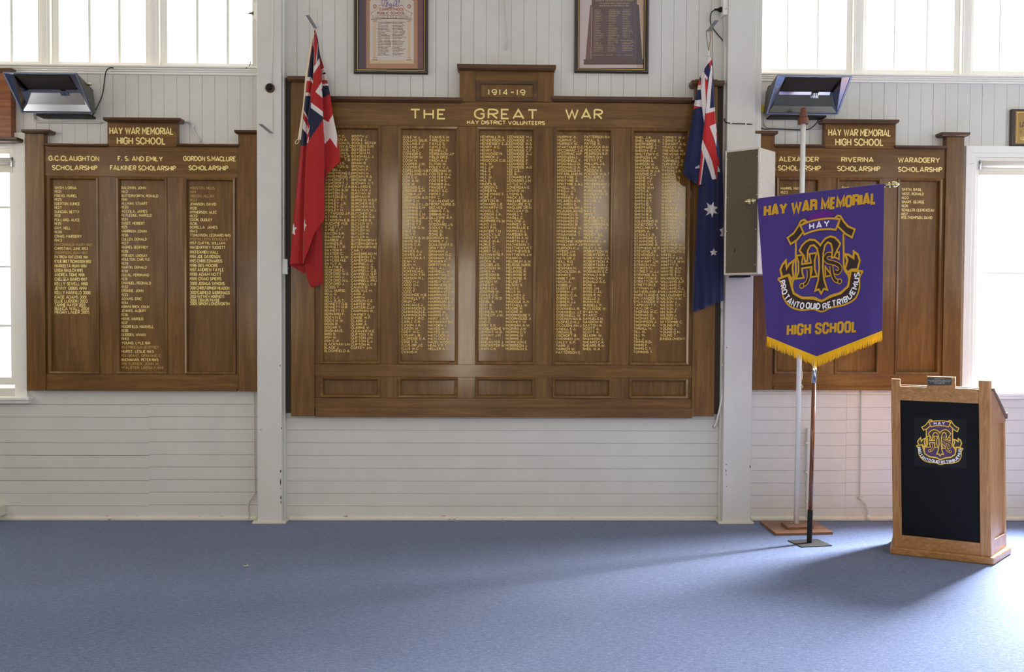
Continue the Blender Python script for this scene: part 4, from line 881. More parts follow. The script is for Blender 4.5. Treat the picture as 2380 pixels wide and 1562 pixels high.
# ------------------------------------------------------------------ school crest artwork, shared by banner and lectern (design units)
def crest(b, mp, pal, lay=.0003, fine=0):
    """mp(u, v, lift) lays design point (u, v) on the cloth or panel; pal: material index by name"""
    L = [0]
    def up(): L[0] += lay
    def fill(pts, c): 
        up(); z = L[0]
        b.fill(pts, lambda u, v: mp(u, v, z), pal[c], fine)
    def line(pts, hw, c, closed=False, sm=True):
        up(); z = L[0]
        q = [(p.x, p.y) for p in catmull([(x, y, 0) for x, y in pts], 5, closed)] if sm else list(pts)
        if fine:
            r = []; src_ = q+[q[0]] if closed else q
            for a, c_ in zip(src_, src_[1:]):
                k = max(1, int(math.hypot(c_[0]-a[0], c_[1]-a[1])/fine))
                r += [(a[0]+(c_[0]-a[0])*i/k, a[1]+(c_[1]-a[1])*i/k) for i in range(k)]
            q = r if closed else r+[src_[-1]]
        b.ribbon(q, hw, lambda u, v: mp(u, v, z), closed, pal[c])
    def shape(pts, c='brown', hw=13, sm=False):
        q = [(p.x, p.y) for p in catmull([(x, y, 0) for x, y in pts], 4, True)] if sm else pts
        fill(q, c); line(q, hw, 'gold', True, False)
    def band(pts, hw, g=14):
        line(pts, hw+g, 'gold'); line(pts, hw, 'brown')
    sh = [(368, 420), (366, 640), (362, 830), (315, 930), (330, 1050), (450, 1125), (620, 1152), (730, 1203), (860, 1162), (1000, 1142), (1108, 1070), (1118, 950), (1056, 850), (1052, 640), (1050, 420)]
    fill([(368, 400)]+sh+[(1050, 400), (950, 340), (470, 340)], 'field')
    # ribbon tails beside the shield
    shape([(170, 835), (143, 740), (178, 680), (222, 640), (234, 740), (268, 690), (338, 655), (318, 740), (330, 850), (305, 880), (265, 822)], hw=14)
    shape([(1072, 680), (1120, 690), (1192, 742), (1196, 662), (1252, 705), (1282, 785), (1247, 890), (1165, 882), (1105, 905), (1068, 862), (1105, 760)], hw=14)
    line(sh, 13, 'gold')
    # motto scroll
    fill([(140, 862), (262, 832), (302, 960), (330, 1070), (450, 1148), (620, 1172), (730, 1222), (860, 1180), (1000, 1160), (1122, 1085), (1150, 905), (1300, 930), (1268, 1000), (1262, 1130), (1200, 1238), (1060, 1290), (860, 1302), (735, 1334), (610, 1284), (430, 1268), (280, 1203), (188, 1080), (170, 950)], 'brown')
    line([(108, 850), (162, 930), (182, 1080), (278, 1210), (430, 1277), (610, 1292), (735, 1338), (860, 1308), (1060, 1298), (1210, 1242), (1272, 1120), (1275, 1000), (1325, 925)], 11, 'gold')
    line([(108, 850), (260, 822), (300, 960), (332, 1058), (450, 1133), (620, 1160), (730, 1210), (860, 1170), (1000, 1150), (1112, 1078), (1150, 888), (1325, 925)], 15, 'gold', sm=False)
    # monogram
    for mir, hs in ((0, 0),):
        shape([(378, 602), (470, 602), (452, 700), (452, 716), (582, 716), (578, 690), (560, 605), (664, 605), (636, 690), (636, 800), (668, 892), (572, 892), (592, 820), (592, 768), (452, 768), (456, 820), (478, 885), (368, 885), (404, 800), (404, 690)], hw=11)
    shape([(985, 640), (985, 728), (915, 690), (945, 640)], hw=10)
    shape([(783, 785), (790, 915), (880, 912), (830, 850)], hw=10)
    band([(880, 655), (820, 648), (788, 690), (825, 735), (920, 768), (985, 810), (1002, 855), (965, 892), (920, 868)], 19, 11)
    band([(545, 790), (548, 880), (515, 955), (450, 985)], 16, 12); band([(872, 790), (888, 900), (925, 975), (990, 1002)], 16, 12)
    for u, v in ((448, 982), (990, 1002)):
        up(); z = L[0]; b.fill([(u+36*math.cos(k*PI/8), v+36*math.sin(k*PI/8)) for k in range(16)], lambda p, q: mp(p, q, z), pal['gold'])
        up(); z2 = L[0]; b.fill([(u+23*math.cos(k*PI/8), v+23*math.sin(k*PI/8)) for k in range(16)], lambda p, q: mp(p, q, z2), pal['brown'])
    shape([(420, 545), (455, 490), (505, 450), (565, 430), (640, 445), (695, 490), (718, 520), (742, 490), (795, 445), (860, 430), (925, 452), (975, 500), (1005, 542), (960, 610), (912, 695), (880, 695), (890, 600), (872, 525), (825, 498), (785, 530), (760, 620), (752, 800), (768, 950), (812, 1080), (762, 1062), (725, 1115), (690, 1058), (638, 1068), (682, 950), (700, 800), (694, 650), (672, 555), (625, 505), (575, 508), (538, 560), (530, 690), (500, 690), (482, 620)], hw=12)
    # top ribbon
    shape([(520, 198), (490, 175), (445, 185), (400, 250), (340, 320), (250, 365), (295, 447), (385, 410), (475, 325), (440, 240)], hw=12)
    shape([(935, 213), (968, 190), (1010, 202), (1060, 280), (1115, 342), (1213, 392), (1172, 487), (1080, 430), (970, 322), (1000, 240)], hw=12)
    shape([(435, 237), (520, 215), (620, 203), (720, 200), (820, 204), (915, 217), (1000, 240), (940, 360), (850, 337), (720, 326), (600, 332), (490, 356)], 'ribbon', hw=12)
    up(); z = L[0]
    write(b, 'HAY', lambda u, v: mp(u, -v, z), 570, -300, 64, 9, width=275, gap=4, mi=pal['white'])
    up(); z3 = L[0]
    path = catmull([(170, 885, 0), (192, 990, 0), (232, 1090, 0), (310, 1170, 0), (430, 1222, 0), (560, 1240, 0), (700, 1270, 0)], 12)
    path2 = catmull([(750, 1282, 0), (880, 1262, 0), (1010, 1252, 0), (1120, 1210, 0), (1195, 1130, 0), (1228, 1030, 0), (1240, 935, 0)], 12)
    for s, pth, gp in (('PRO TANTO QUID', path, 2.4), ('RETRIBUEMUS', path2, 2.8)):
        seg = [0]
        for p, q in zip(pth, pth[1:]): seg.append(seg[-1]+(q-p).length)
        def place(d, half):
            dd = min(max(d, 0), seg[-1]-1e-3)
            i = max(k for k in range(len(seg)) if seg[k] <= dd+1e-6); i = min(i, len(pth)-2)
            f = (dd-seg[i])/(seg[i+1]-seg[i]); c = pth[i].lerp(pth[i+1], f); tn = (pth[i+1]-pth[i]).normalized(); up_ = Vector((tn.y, -tn.x, 0))
            return lambda u, v: mp(c.x+tn.x*(u-half)+up_.x*(v-33), c.y+tn.y*(u-half)+up_.y*(v-33), z3)
        write(b, s, None, 0, 0, 66, 8.5, width=seg[-1], gap=gp, space=1.6, mi=pal['white'], place=place)

# ------------------------------------------------------------------ banner on its stand
PB = floor_at(1881, 1263); PB.z = 0
TH = math.radians(20); eu = Vector((math.cos(TH), -math.sin(TH), 0)); en = Vector((-math.sin(TH), -math.cos(TH), 0))
BP0 = PB+en*.040
def bdisp(px, py):
    t = max(0, (py-445)/330); s = (px-1760)/295
    return t*(.010*math.sin(s*9.5+.6)+.006*math.sin(s*21+2*t))+.004*math.sin(t*5+s*3)
def bpt(px, py, lift=0.):
    return on_plane(px, py, BP0, en)+en*(bdisp(px, py)+lift)
M['purple'] = cloth('purple_cloth', lin(70, 52, 122), .75); M['yellow'] = cloth('yellow_fringe', lin(236, 180, 20), .7)
M['bgold'] = cloth('gold_applique', lin(206, 156, 36), .7); M['brown'] = cloth('dark_brown_applique', lin(58, 42, 36), .8); M['bwhite'] = cloth('white_applique', lin(236, 232, 236), .8)
M['magenta'] = cloth('faded_magenta_patch', lin(104, 34, 128), .8)
st = thing('banner_stand', 'varnished wooden banner pole with chrome ferrule on a flat steel foot plate', 'banner stand', PB)
q = [floor_at(x, y) for x, y in ((1831, 1257.5), (1863, 1273), (1934, 1269.5), (1899, 1254))]
b = MB(); b.prism([(p.x, p.y) for p in q], lambda u, v: (u, v, .0), lambda u, v: (u, v, .006)); b.build('foot_plate', plain('dull_steel_plate', (.036, .034, .030), .6, spec=.25), st)
top = bpt(1905, 446)-en*.062
pz = lambda z: PB.lerp(Vector((top.x, top.y, top.z)), z/top.z)
zs, zf0, zf1 = .245, at(1886, 884, PB.y).z, at(1888, 848, PB.y).z+.05
b = MB(); b.tube([pz(0.004), pz(zs)], .0185, 16); b.build('sleeve', M['black'], st, smooth=False)
b = MB(); b.tube([pz(zs-.01), pz(zf0)], .0150, 16); b.build('pole', wood('red_varnished_pole', (.09, .022, .006), (.17, .05, .012), (.26, .09, .025), 'z', .2, .8, .08), st, smooth=True)
b = MB(); b.tube([pz(zf0-.02), pz(zf0+.16)], .0165, 16); b.build('ferrule', M['chrome'], st, smooth=True)
b = MB(); b.tube([pz(zf0+.15), pz(top.z+.01)], .0145, 16); b.build('upper_pole', bpy.data.materials['red_varnished_pole'], st, smooth=True)
cb0, cb1 = bpt(1754, 466)-en*.022, bpt(2061, 430)-en*.022; cd_ = (cb1-cb0).normalized()
b = MB(); b.tube([cb0, cb1], .0105, 12); b.build('crossbar', bpy.data.materials['red_varnished_pole'], st, smooth=True)
for o_, s_ in ((cb0, -1), (cb1, 1)):
    b = MB(); b.lathe([(.010, -.01), (.012, 0), (.012, .006), (.019, .009), (.021, .016), (.019, .022), (.010, .026), (.012, .03), (.021, .034), (.024, .042), (.022, .054), (.015, .068), (.006, .080), (.001, .084)], o_, cd_*s_, 20)
    b.build('finial', M['brass'], st, smooth=True)
ban = thing('banner', 'purple school banner with gold crest, lettering and yellow fringe on the pole', 'banner', on_plane(1905, 830, BP0, en))
def edge(s):
    tp = (1760+295*s, 462-34*s)
    bt = (1783+(1898-1783)*s/.43, 785+(832-785)*(s/.43)) if s < .43 else (1898+(2050-1898)*(s-.43)/.57, 832+(772-832)*(s-.43)/.57)
    return tp, bt
NS, NV = 110, 90
b = MB(); vs = []
for j in range(NV+1):
    for i in range(NS+1):
        tp, bt = edge(i/NS); v = j/NV; w_ = 2.2*math.sin(v*PI)*(1 if i in (0,) else 0)
        vs.append(bpt(tp[0]+(bt[0]-tp[0])*v, tp[1]+(bt[1]-tp[1])*v))
b.add(vs, [(j*(NS+1)+i, j*(NS+1)+i+1, (j+1)*(NS+1)+i+1, (j+1)*(NS+1)+i) for j in range(NV) for i in range(NS)])
# sleeve of cloth round the crossbar
for i in range(NS):
    pass
cl = b.build('cloth', M['purple'], ban, smooth=True)
b = MB(); b.tube([cb0+cd_*.030, cb1-cd_*.020], .0160, 14, caps=False); b.build('rod_pocket', M['purple'], ban, smooth=True)
def btext(b, s, x0, y0, x1, y1, cap, hw, gap, space):
    L = math.hypot(x1-x0, y1-y0); ux, uy = (x1-x0)/L, (y1-y0)/L; tilt = .07
    write(b, s, lambda u, v: bpt(x0+ux*u+v*.035, y0+uy*u-v, .0022), hw, hw, cap-2*hw, hw, width=L-2*hw, gap=gap, space=space, n=6, font=IMP)
b = MB(); btext(b, 'HAY WAR MEMORIAL', 1774.5, 505, 2037, 474.5, 28.5, 3.1, 2.25, 3.0); b.build('lettering', M['bgold'], cl)
b = MB(); btext(b, 'HIGH SCHOOL', 1828, 781, 1992, 772.5, 27.5, 2.75, 2.5, 3.0)
b.build('lettering', M['bgold'], cl)
src = np.array([(735, 1340), (105, 850), (1325, 920), (720, 200), (720, 326)], float); dst = np.array([(1906, 727.4), (1811.5, 646), (2009.7, 627.5), (1904.5, 511.5), (1905, 534)], float)
aff = np.linalg.lstsq(np.hstack([src, np.ones((5, 1))]), dst, rcond=None)[0]
b = MB()
def cmap(u, v, z): 
    x = u*aff[0][0]+v*aff[1][0]+aff[2][0]; y = u*aff[0][1]+v*aff[1][1]+aff[2][1]
    return bpt(x, y, .0018+z)
b.fill([(520, 185), (600, 120), (720, 100), (840, 110), (960, 185), (720, 190)], lambda u, v: cmap(u, v, -.0004), 5, 40)
crest(b, cmap, dict(field=0, ribbon=0, brown=1, gold=2, white=3, bg=4), .00025, 40)
b.build('crest', [M['purple'], M['brown'], M['bgold'], M['bwhite'], M['purple'], M['magenta']], cl)
b = MB(); n = 210
for i in range(n):
    s = (i+.5)/n; tp, bt = edge(s); ln = random.uniform(17, 21.5)*(1.12 if abs(s-.43) < .05 else 1); dx = random.uniform(-.8, .8); l_ = random.uniform(-.002, .003)
    w = .62+random.uniform(0, .35)
    b.add([bpt(bt[0]-w*1.2, bt[1]-2, .002), bpt(bt[0]+w*1.2, bt[1]-2, .002), bpt(bt[0]+w+dx, bt[1]+ln*.6, .004+l_), bpt(bt[0]-w+dx, bt[1]+ln*.6, .004+l_), bpt(bt[0]+w*.6+dx*1.6, bt[1]+ln, .003+l_), bpt(bt[0]-w*.6+dx*1.6, bt[1]+ln, .003+l_)],
          [(0, 1, 2, 3), (3, 2, 4, 5)])
vs = []
for i in range(61):
    tp, bt = edge(i/60); vs += [bpt(bt[0], bt[1]-3.5, .003), bpt(bt[0], bt[1]+2, .0035)]
b.add(vs, [(2*i, 2*i+1, 2*i+3, 2*i+2) for i in range(60)])
b.build('fringe', M['yellow'], ban)

# ------------------------------------------------------------------ white flag pole on a stepped timber base
WP = floor_at(1851, 1220, .03)
q = [floor_at(x, y) for x, y in ((1767, 1216), (1803, 1245.5), (1936, 1242.5), (1888, 1213.5))]
fp = thing('flagpole', 'white painted pole with brown socket tip on a stepped timber base', 'flagpole', (WP.x, WP.y, 0))
q[0] = Vector((q[1].x+.0, q[1].y+.40, 0)); q[3] = Vector((q[2].x, q[0].y+.03, 0))
for p in q: p.y = min(p.y, -.045)
M['ply'] = wood('reddish_ply', (.15, .065, .034), (.24, .11, .06), (.31, .15, .085), 'x', .45, .1)
cen = sum((p for p in q), Vector())/4
b = MB(); b.prism([(p.x, p.y) for p in q], lambda u, v: (u, v, .0), lambda u, v: (u, v, .020)); b.build('base_board', M['ply'], fp, bevel=.002)
b = MB(); b.prism([(WP.x+(p.x-cen.x)*.46+.0, WP.y-.02+(p.y-cen.y)*.42) for p in q], lambda u, v: (u, v, .020), lambda u, v: (u, v, .040)); b.build('upper_block', M['ply'], fp, bevel=.002)
ptop = at(1867, 284, WP.y)
b = MB(); b.tube([(WP.x, WP.y, .03), ptop], .0195, 18); b.build('pole', M['white'], fp, smooth=True)
ax = (ptop-Vector((WP.x, WP.y, .03))).normalized()
b = MB(); b.lathe([(.040, -.015), (.040, .030), (.036, .034), (.031, .036), (.029, .070), (.025, .075), (.023, .098), (.019, .106), (.008, .112)], ptop-ax*.0, ax, 12)
b.build('socket_tip', plain('red_brown_plastic', (.17, .05, .022), .45), fp)
for dx, dy in ((-.035, -.03), (.04, -.028), (-.03, .03), (.035, .03)):
    b = MB(); b.lathe([(.009, .0), (.009, .002), (.003, .004)], (WP.x+dx, WP.y-.01+dy, .040), (0, 0, 1), 8); b.build('screw', M['brass'], fp)
b = MB(); pts = [(1862.5, 855), (1864.5, 868), (1864, 880), (1861, 888), (1864, 896), (1866, 898), (1863.5, 902)]
b.tube(catmull([at(x, y, WP.y-.012) for x, y in pts], 3), .0035, n=6); b.build('cord_end', M['cream'], fp)

# ------------------------------------------------------------------ lectern
LB = Vector((3.352, -1.329, 0)); A_ = math.radians(27); lu = Vector((math.cos(A_), -math.sin(A_), 0)); lv = Vector((math.sin(A_), math.cos(A_), 0)); lw, ld = .64, .40
LA = LB-lu*lw
def lp(u, v, z): return LA+lu*(u+max(0, u/lw-.3)*.46*v-.026*z)+lv*v+Vector((0, 0, z))   # the body splays a little at its outer side and leans a little
lec = thing('lectern', 'light timber lectern with black front panel carrying the school crest', 'lectern', LA+lu*lw/2+lv*ld/2)
M['oak'] = wood('light_oak_upright', (.27, .120, .036), (.40, .19, .064), (.50, .26, .10), 'z', .40, .2, .2, 60, .25); M['oakh'] = wood('light_oak_level', (.27, .120, .036), (.40, .19, .064), (.50, .26, .10), 'x', .40, .2, .2, 60, .25)
M['cheek'] = wood('red_oak_cheek', (.24, .085, .03), (.33, .13, .05), (.40, .18, .08), 'x', .35, .3)
def lbox(name, u0, u1, v0, v1, z0, z1, mat, bev=.004, parent=None):
    b = MB(); b.hexa([lp(u, v, z) for z in (z0, z1) for u, v in ((u0, v0), (u1, v0), (u1, v1), (u0, v1))]); return b.build(name, mat, parent or lec, bevel=bev)
lbox('base', 0, lw, 0, ld, 0, .052, M['oakh'], .010)
pu = (.020, .078, .555, .620)
lbox('post', pu[0], pu[1], .024, .075, .050, 1.222, M['oak']); lbox('post', pu[2], pu[3], .024, .075, .050, 1.232, M['oak'])
lbox('top_rail', pu[1]-.002, pu[2]+.002, .028, .060, 1.075, 1.172, M['oakh'], .002); lbox('bottom_rail', pu[1]-.002, pu[2]+.002, .028, .060, .050, .136, M['oakh'], .002)
fpan = lbox('front_panel', pu[1]-.002, pu[2]+.002, .036, .056, .130, 1.080, plain('black_laminate', (.0035, .0042, .0068), .5, spec=.12), 0)
blk = lbox('plaque_block', .246, .418, .030, .052, 1.165, 1.248, M['oakh'], .003)
n_ = -lv; p0 = lp(0, .030, 0)+n_*.0015
plq = MB(); pc = [(2155, 878.5), (2157, 877.5), (2210, 878.5), (2212, 880.5), (2211.5, 894), (2210, 895.5), (2157.5, 896), (2155.5, 894.5)]
plq.prism(pc, lambda x, y: on_plane(x, y, p0, n_), lambda x, y: on_plane(x, y, p0-n_*.0015, n_))
plq = plq.build('plaque', plain('dark_plaque', (.035, .034, .034), .35, .3), blk)
b = MB()
for s, x0, x1, y in (('DONATED BY', 2172, 2196, 881.2), ('HAY WAR MEMORIAL HIGH SCHOOL', 2156.5, 2211, 885), ('EX-STUDENTS ASSOCIATION', 2162, 2208, 888.5), ('NOVEMBER 98', 2172, 2195, 892)):
    write(b, s, lambda u, v: on_plane(x0+u, y-v, p0+n_*.0006, n_), 0, 0, 2.2, .22, width=x1-x0)
b.build('plaque_lettering', plain('plaque_silver', (.4, .37, .35), .4), plq)
for sd, (u0, u1) in (('a', (pu[3]-.028, pu[3]-.002)), ('b', (pu[0]+.002, pu[0]+.028))):
    lbox('side_stile', u0, u1, .072, .112, .050, 1.02, M['oak'], .002); lbox('side_stile', u0, u1, .345, .385, .050, .96, M['oak'], .002)
    lbox('side_rail', u0, u1, .112, .345, .050, .150, M['oakh'], .002)
    lbox('side_panel', u0+.006, u1-.010, .108, .350, .145, .95, M['oak'], 0)
    b = MB(); prof = [(.074, .925), (.385, .925), (.385, .975), (.27, 1.050), (.10, 1.175), (.074, 1.178)]
    b.prism(prof, lambda v, z: lp(u0-.001, v, z), lambda v, z: lp(u1+.002, v, z)); b.build('side_cheek', M['cheek'], lec, bevel=.0015)
b = MB(); b.prism([(.070, 1.178), (.105, 1.180), (.400, .968), (.400, .950), (.380, .948), (.100, 1.160), (.070, 1.160)], lambda v, z: lp(pu[0]-.004, v, z), lambda v, z: lp(pu[3]+.006, v, z)); b.build('reading_slope', M['wcap'], lec, bevel=.002)
b = MB(); b.hexa([lp(u, v, z) for z in (.945, .987) for u, v in ((pu[0]-.004, .390), (pu[3]+.006, .390), (pu[3]+.006, .408), (pu[0]-.004, .408))]); b.build('book_ledge', M['cheek'], lec, bevel=.003)
lbox('shelf', pu[0]+.03, pu[3]-.03, .06, .35, .48, .50, M['oakh'], .002)
pf = lp(0, .036, 0)
def dmap(u, v, z): return on_plane(2120+u/11.157, 960+v/11.157, pf+n_*(.0008+z), n_)
b = MB(); b.fill([(50, 112), (1405, 148), (1418, 1448), (62, 1375)], lambda u, v: dmap(u, v, 0), 0)
dec = b.build('crest_decal', [plain('clear_decal_ground', (.0048, .0058, .0085), .45, spec=.18)], fpan)
b = MB()
crest(b, lambda u, v, z: dmap(u, v, z+.0004), dict(field=0, ribbon=0, brown=1, gold=2, white=3), .00012)
b.build('crest', [plain('print_purple', lin(72, 28, 88), .4), plain('print_dark', lin(40, 28, 16), .4), plain('print_gold', lin(232, 188, 60), .4), plain('print_white', (.85, .85, .9), .4)], dec)
# ------------------------------------------------------------------ framed pictures over the honour board
def pic_frame(label, ox0, ox1, ob, ytop, gold_in):
    x0, x1, z0, z1 = rect(ox0, ytop, ox1, ob, -.035)
    t = thing('framed_picture', label, 'picture', ((x0+x1)/2, 0, z0), 'framed rolls over the honour board')
    wd_ = gold_in*.00345
    moulding(x0, x1, z0, z1, [(0, -.001), (0, -.022), (.008, -.034), (.020, -.036), (wd_-.006, -.024), (wd_-.004, -.020)], plain('dark_walnut_frame', (.030, .018, .010), .35, coat=.3), t, 'frame')
    moulding(x0, x1, z0, z1, [(wd_-.005, -.019), (wd_-.005, -.0245), (wd_-.001, -.0245), (wd_-.001, -.018)], M['gold'], t, 'gilt_slip')
    moulding(x0, x1, z0, z1, [(wd_-.001, -.020), (wd_+.006, -.020), (wd_+.006, -.012)], plain('dark_inner_lip', (.018, .012, .008), .5), t, 'inner_lip')
    b = MB(); b.box(x0+.004, x1-.004, -.012, -.001, z0+.004, z1-.004); bk = b.build('backing', M['bare'], t)
    g = MB(); g.box(x0+wd_, x1-wd_, -.0185, -.0175, z0+wd_, z1-wd_); 
    g.build('glazing', M['glass'], t)
    return t, bk
PYT = -75
t, bk = pic_frame('framed cream roll with purple emblem and brown columns, hung above the board', 821.7, 994.8, 170.6, PYT, 9.2)
PY_ = -.0126
def pm(oy=0): return lambda x, y: at(x, y, PY_-oy)
def prect(b, x0, y0, x1, y1, mi, lift): b.fill([(x0, y0), (x1, y0), (x1, y1), (x0, y1)], pm(lift), mi)
pmats = [plain('print_'+n, c, .5) for n, c in (('tan', lin(176, 124, 84)), ('aubergine', lin(70, 42, 54)), ('maroon', lin(116, 58, 58)), ('cream', lin(212, 198, 184)), ('rust', lin(164, 92, 52)), ('sepia', lin(136, 110, 96)), ('violet', lin(122, 100, 150)), ('straw', lin(212, 184, 142)), ('umber', lin(128, 96, 80)), ('sky', lin(58, 48, 66)))]
b = MB()
prect(b, 830, -70, 985, 159, 0, 0); prect(b, 830, -70, 851, 159, 1, .0002); prect(b, 830, -70, 840, 159, 9, .0003); prect(b, 970.5, -70, 985, 159, 2, .0002)
b.fill([(859.5, 148), (961.5, 148), (961.5, 3), (953, -3), (953, -60), (866, -60), (866, -3), (859.5, 3)], pm(.0004), 3)
prect(b, 859.5, 140, 961.5, 148, 7, .0005)
for a, c in ((867.5, 874.5), (947.5, 954)):
    prect(b, a, 50, c, 136, 7, .0006)
    for y in (47.5, 49.5, 134.5): prect(b, a-1.5, y, c+1.5, y+1, 4, .0007)
    prect(b, a-3, 138.3, c+3, 140, 4, .0008)
# banner scroll and heading
b.ribbon([(868, 41), (862, 30), (872, 25), (878, 20), (882, 12), (905, 12), (925, 14), (936, 12), (940, 20), (946, 26), (958, 30), (953, 42)], .5, pm(.0006), mi=4)
b.ribbon([(872, 37), (898, 35.5), (921, 35.5), (950, 37)], .4, pm(.0006), mi=8); b.ribbon([(862, 44.5), (900, 43.2), (920, 43.2), (958, 44.5)], .9, pm(.0006), mi=8)
for x in (900.5, 920.5): prect(b, x-.8, 37, x+.8, 45, 8, .0009)
for x in (871.5, 951): b.ribbon([(x+3*math.cos(k*PI/4), 15+4*math.sin(k*PI/4)) for k in range(8)], 1.1, pm(.0007), True, 4)
for k in range(26):
    x = 886+k*1.7; y = 8+8*math.sin(k*1.9)-abs(k-13)*.35; b.ribbon([(x, y-6), (x+random.uniform(-3, 3), y+random.uniform(-2, 5)), (x+random.uniform(-4, 4), y+4)], random.uniform(.4, 1.1), pm(.0007+k*.00001), mi=6)
for k in range(8): b.ribbon([(884+k*2.2, 1+k*1.5), (887+k*2.2, 5+k*1.2)], .5, pm(.0011), mi=7); b.ribbon([(938-k*2.2, 1+k*1.5), (935-k*2.2, 5+k*1.2)], .5, pm(.0011), mi=7)
b.fill([(910.5+5.5*math.cos(k*PI/8), 3+5.5*math.sin(k*PI/8)) for k in range(16)], pm(.0012), 3)
def ptext(b, s, x0, x1, y0, y1, hw, mi, lift=.0013, gap=2.1, space=3.4): write(b, s, lambda u, v: at(x0+u, y1-v, PY_-lift), hw, hw, y1-y0-2*hw, hw, width=x1-x0-2*hw, mi=mi, n=4, gap=gap, space=space)
ptext(b, 'CARRATHOOL', 881.5, 940, 18, 25, .75, 4); ptext(b, 'PUBLIC SCHOOL.', 876.5, 944.5, 27, 34, .75, 4)
ptext(b, 'FOR KING', 871, 895, 38.6, 42.3, .3, 8); ptext(b, 'AND', 906, 916, 37.5, 40.5, .3, 8); ptext(b, 'COUNTRY', 927.5, 951, 38.6, 42.3, .3, 8)
LN = ["CHARLES KERRIGHAN", "JAMES KERRIGHAN", "WILLIAM HOWE", "NORMAN HOWE", "WILLIAM KYLE", "GEORGE VINCENT", "WILLIAM H VINCENT", "ERIC MOSS", "JAMES JACKIE", "WALTER BURROWS", "ERROL R. THOMAS", "COLIN F. LEDWIDGE", "FRANK J. LEDWIDGE", "ALBERT J. LEDWIDGE", "ARTHUR J. LEDWIDGE", "FRANK R. LEDWIDGE", "MICHAEL J. LEDWIDGE", "GREGORY DUNN", "OLIVER DUNN", "HAROLD J. RUSS", "A.J. CUMMINGHAM", "JOHN RUSS", "JOHN A. PHILLIPS"]
RN = ["BARTLE FITZGERALD", "RICHARD MOORE", "GEORGE MCMAHON", "WALTER BRIGHT", "ALAN LEDWIDGE", "CECIL F. LEDWIDGE", "WALTER J. LEDWIDGE", "VICTOR H. LEDWIDGE", "PERCY J. LEDWIDGE", "ALAN G WHYTE", "ALAN MCMAHON WHYTE", "JOHN R. EASON", "HARRY HILL", "GRANVILLE STEVE", "GORDON TAYLOR", "CHARLES WHYTE", "PERCY PROWSE", "R. ALDWICK", "FRANK WARBURTON LEE", "ALEX BLOOMFIELD", "P.M. DUFFY", "HENRY HENDERSON", "WALTER WHYTE"]
LX = [792, 765, 712, 715, 708, 740, 775, 652, 685, 760, 742, 752, 750, 762, 768, 765, 775, 715, 705, 725, 718, 662, 735]; RX = [1060, 1010, 1052, 1015, 1010, 1020, 1058, 1052, 1035, 1000, 1078, 995, 965, 1050, 1015, 1012, 1000, 940, 1055, 1020, 948, 1035, 985]
for i in range(23):
    y = (450+i*29.95)/8.678
    ptext(b, LN[i], 820+505/8.678, 820+LX[i]/8.678, y-1.05, y+1.05, .27, 8); ptext(b, RN[i], 820+800/8.678, 820+RX[i]/8.678, y-1.05, y+1.05, .27, 8)
b.build('printed_roll', pmats, bk)

t, bk = pic_frame('framed photograph of a dark timber memorial with tiny gilt names, hung above the board', 1336.2, 1508.6, 168.8, PYT-2, 9.6)
pm2 = [plain('photo_'+n, c, .5) for n, c in (('paper', lin(204, 186, 178)), ('mahogany', lin(88, 52, 42)), ('shadow', lin(58, 42, 40)), ('wing', lin(112, 66, 48)), ('gilt', lin(188, 158, 118)), ('mauve', lin(84, 62, 70)), ('tan', lin(198, 160, 132)))]
b = MB(); S8 = 8.679
def q8(*p): return [(1330+x/S8, y/S8) for x, y in p]
prect(b, 1345, -72, 1501, 158, 0, 0)
b.fill(q8((1300, -600), (1470, -600), (1470, 1365), (1300, 1365)), pm(.0002), 6)
b.fill(q8((360, 115), (385, 100), (412, 100), (392, 1195), (268, 1195), (300, 800)), pm(.0004), 3)
b.fill(q8((1292, 90), (1325, 90), (1345, 105), (1380, 700), (1412, 1195), (1290, 1195)), pm(.0004), 2)
b.fill(q8((400, -600), (1302, -600), (1302, 1215), (384, 1215)), pm(.0006), 1)
b.fill(q8((900, -600), (1302, -600), (1302, 1215), (900, 1215)), pm(.0007), 5)
b.fill(q8((236, 1195), (1432, 1195), (1440, 1215), (1432, 1235), (1437, 1305), (230, 1305), (236, 1240), (228, 1215)), pm(.0008), 1)
b.fill(q8((1290, 1197), (1430, 1197), (1436, 1305), (1290, 1305)), pm(.0009), 2)
for y in (1222, 1250, 1285): b.ribbon(q8((238, y), (1430, y)), .35, pm(.0010), mi=2)
b.ribbon(q8((396, 140), (378, 1190)), .35, pm(.0011), mi=0)
def p8(s, x0, x1, y, h=16, hw=.25, mi=4): ptext(b, s, 1330+x0/S8, 1330+x1/S8, y/S8-h/S8/2, y/S8+h/S8/2, hw, mi)
p8('NAMES OF THE SCHOLARS WHO ATTENDED', 468, 1230, 15, 26, .3); p8('THE CARRATHOOL PUBLIC SCHOOL', 540, 1158, 66, 26, .3); p8('AND SERVED IN THE 1939-45 WAR', 545, 1142, 118, 26, .3)
C1 = "BOYLE N/BOYLE T/CAMPBELL T/CANTON T/CORBEN T/CUTLER L/DOWNEY S/DUKE L/DUKE N/DWYER T/FUNCH S/FOX W/HOWES J/HOWES L/HUTCHINS T/HUTCHINS W/HUTCHINS R/HURT R/HURT V/HURST R/HURST W/JOHNSON C/JOHNSON V/JOHNSON S/KENDALL W".split('/')
C2 = "LEDWIDGE A/LEDWIDGE FRED/LEDWIDGE FRANK/LEDWIDGE D/LEDWIDGE J/LA FEVRE S/LA FEVRE R/LA FEVRE W/MARTIN T/MORTON J/MALONEY N/MCCOLLOUGH J/NICHOLSON T/NICHOLSON W/NICHOLSON J/NICHOLSON MAX/NOBLE W/O'DONOHUE A/REID ALFRED/REID ARTHUR/REID G/PHILLIPS J/PHILLIPS L/PHILLIPS R/PHILLIPS W".split('/')
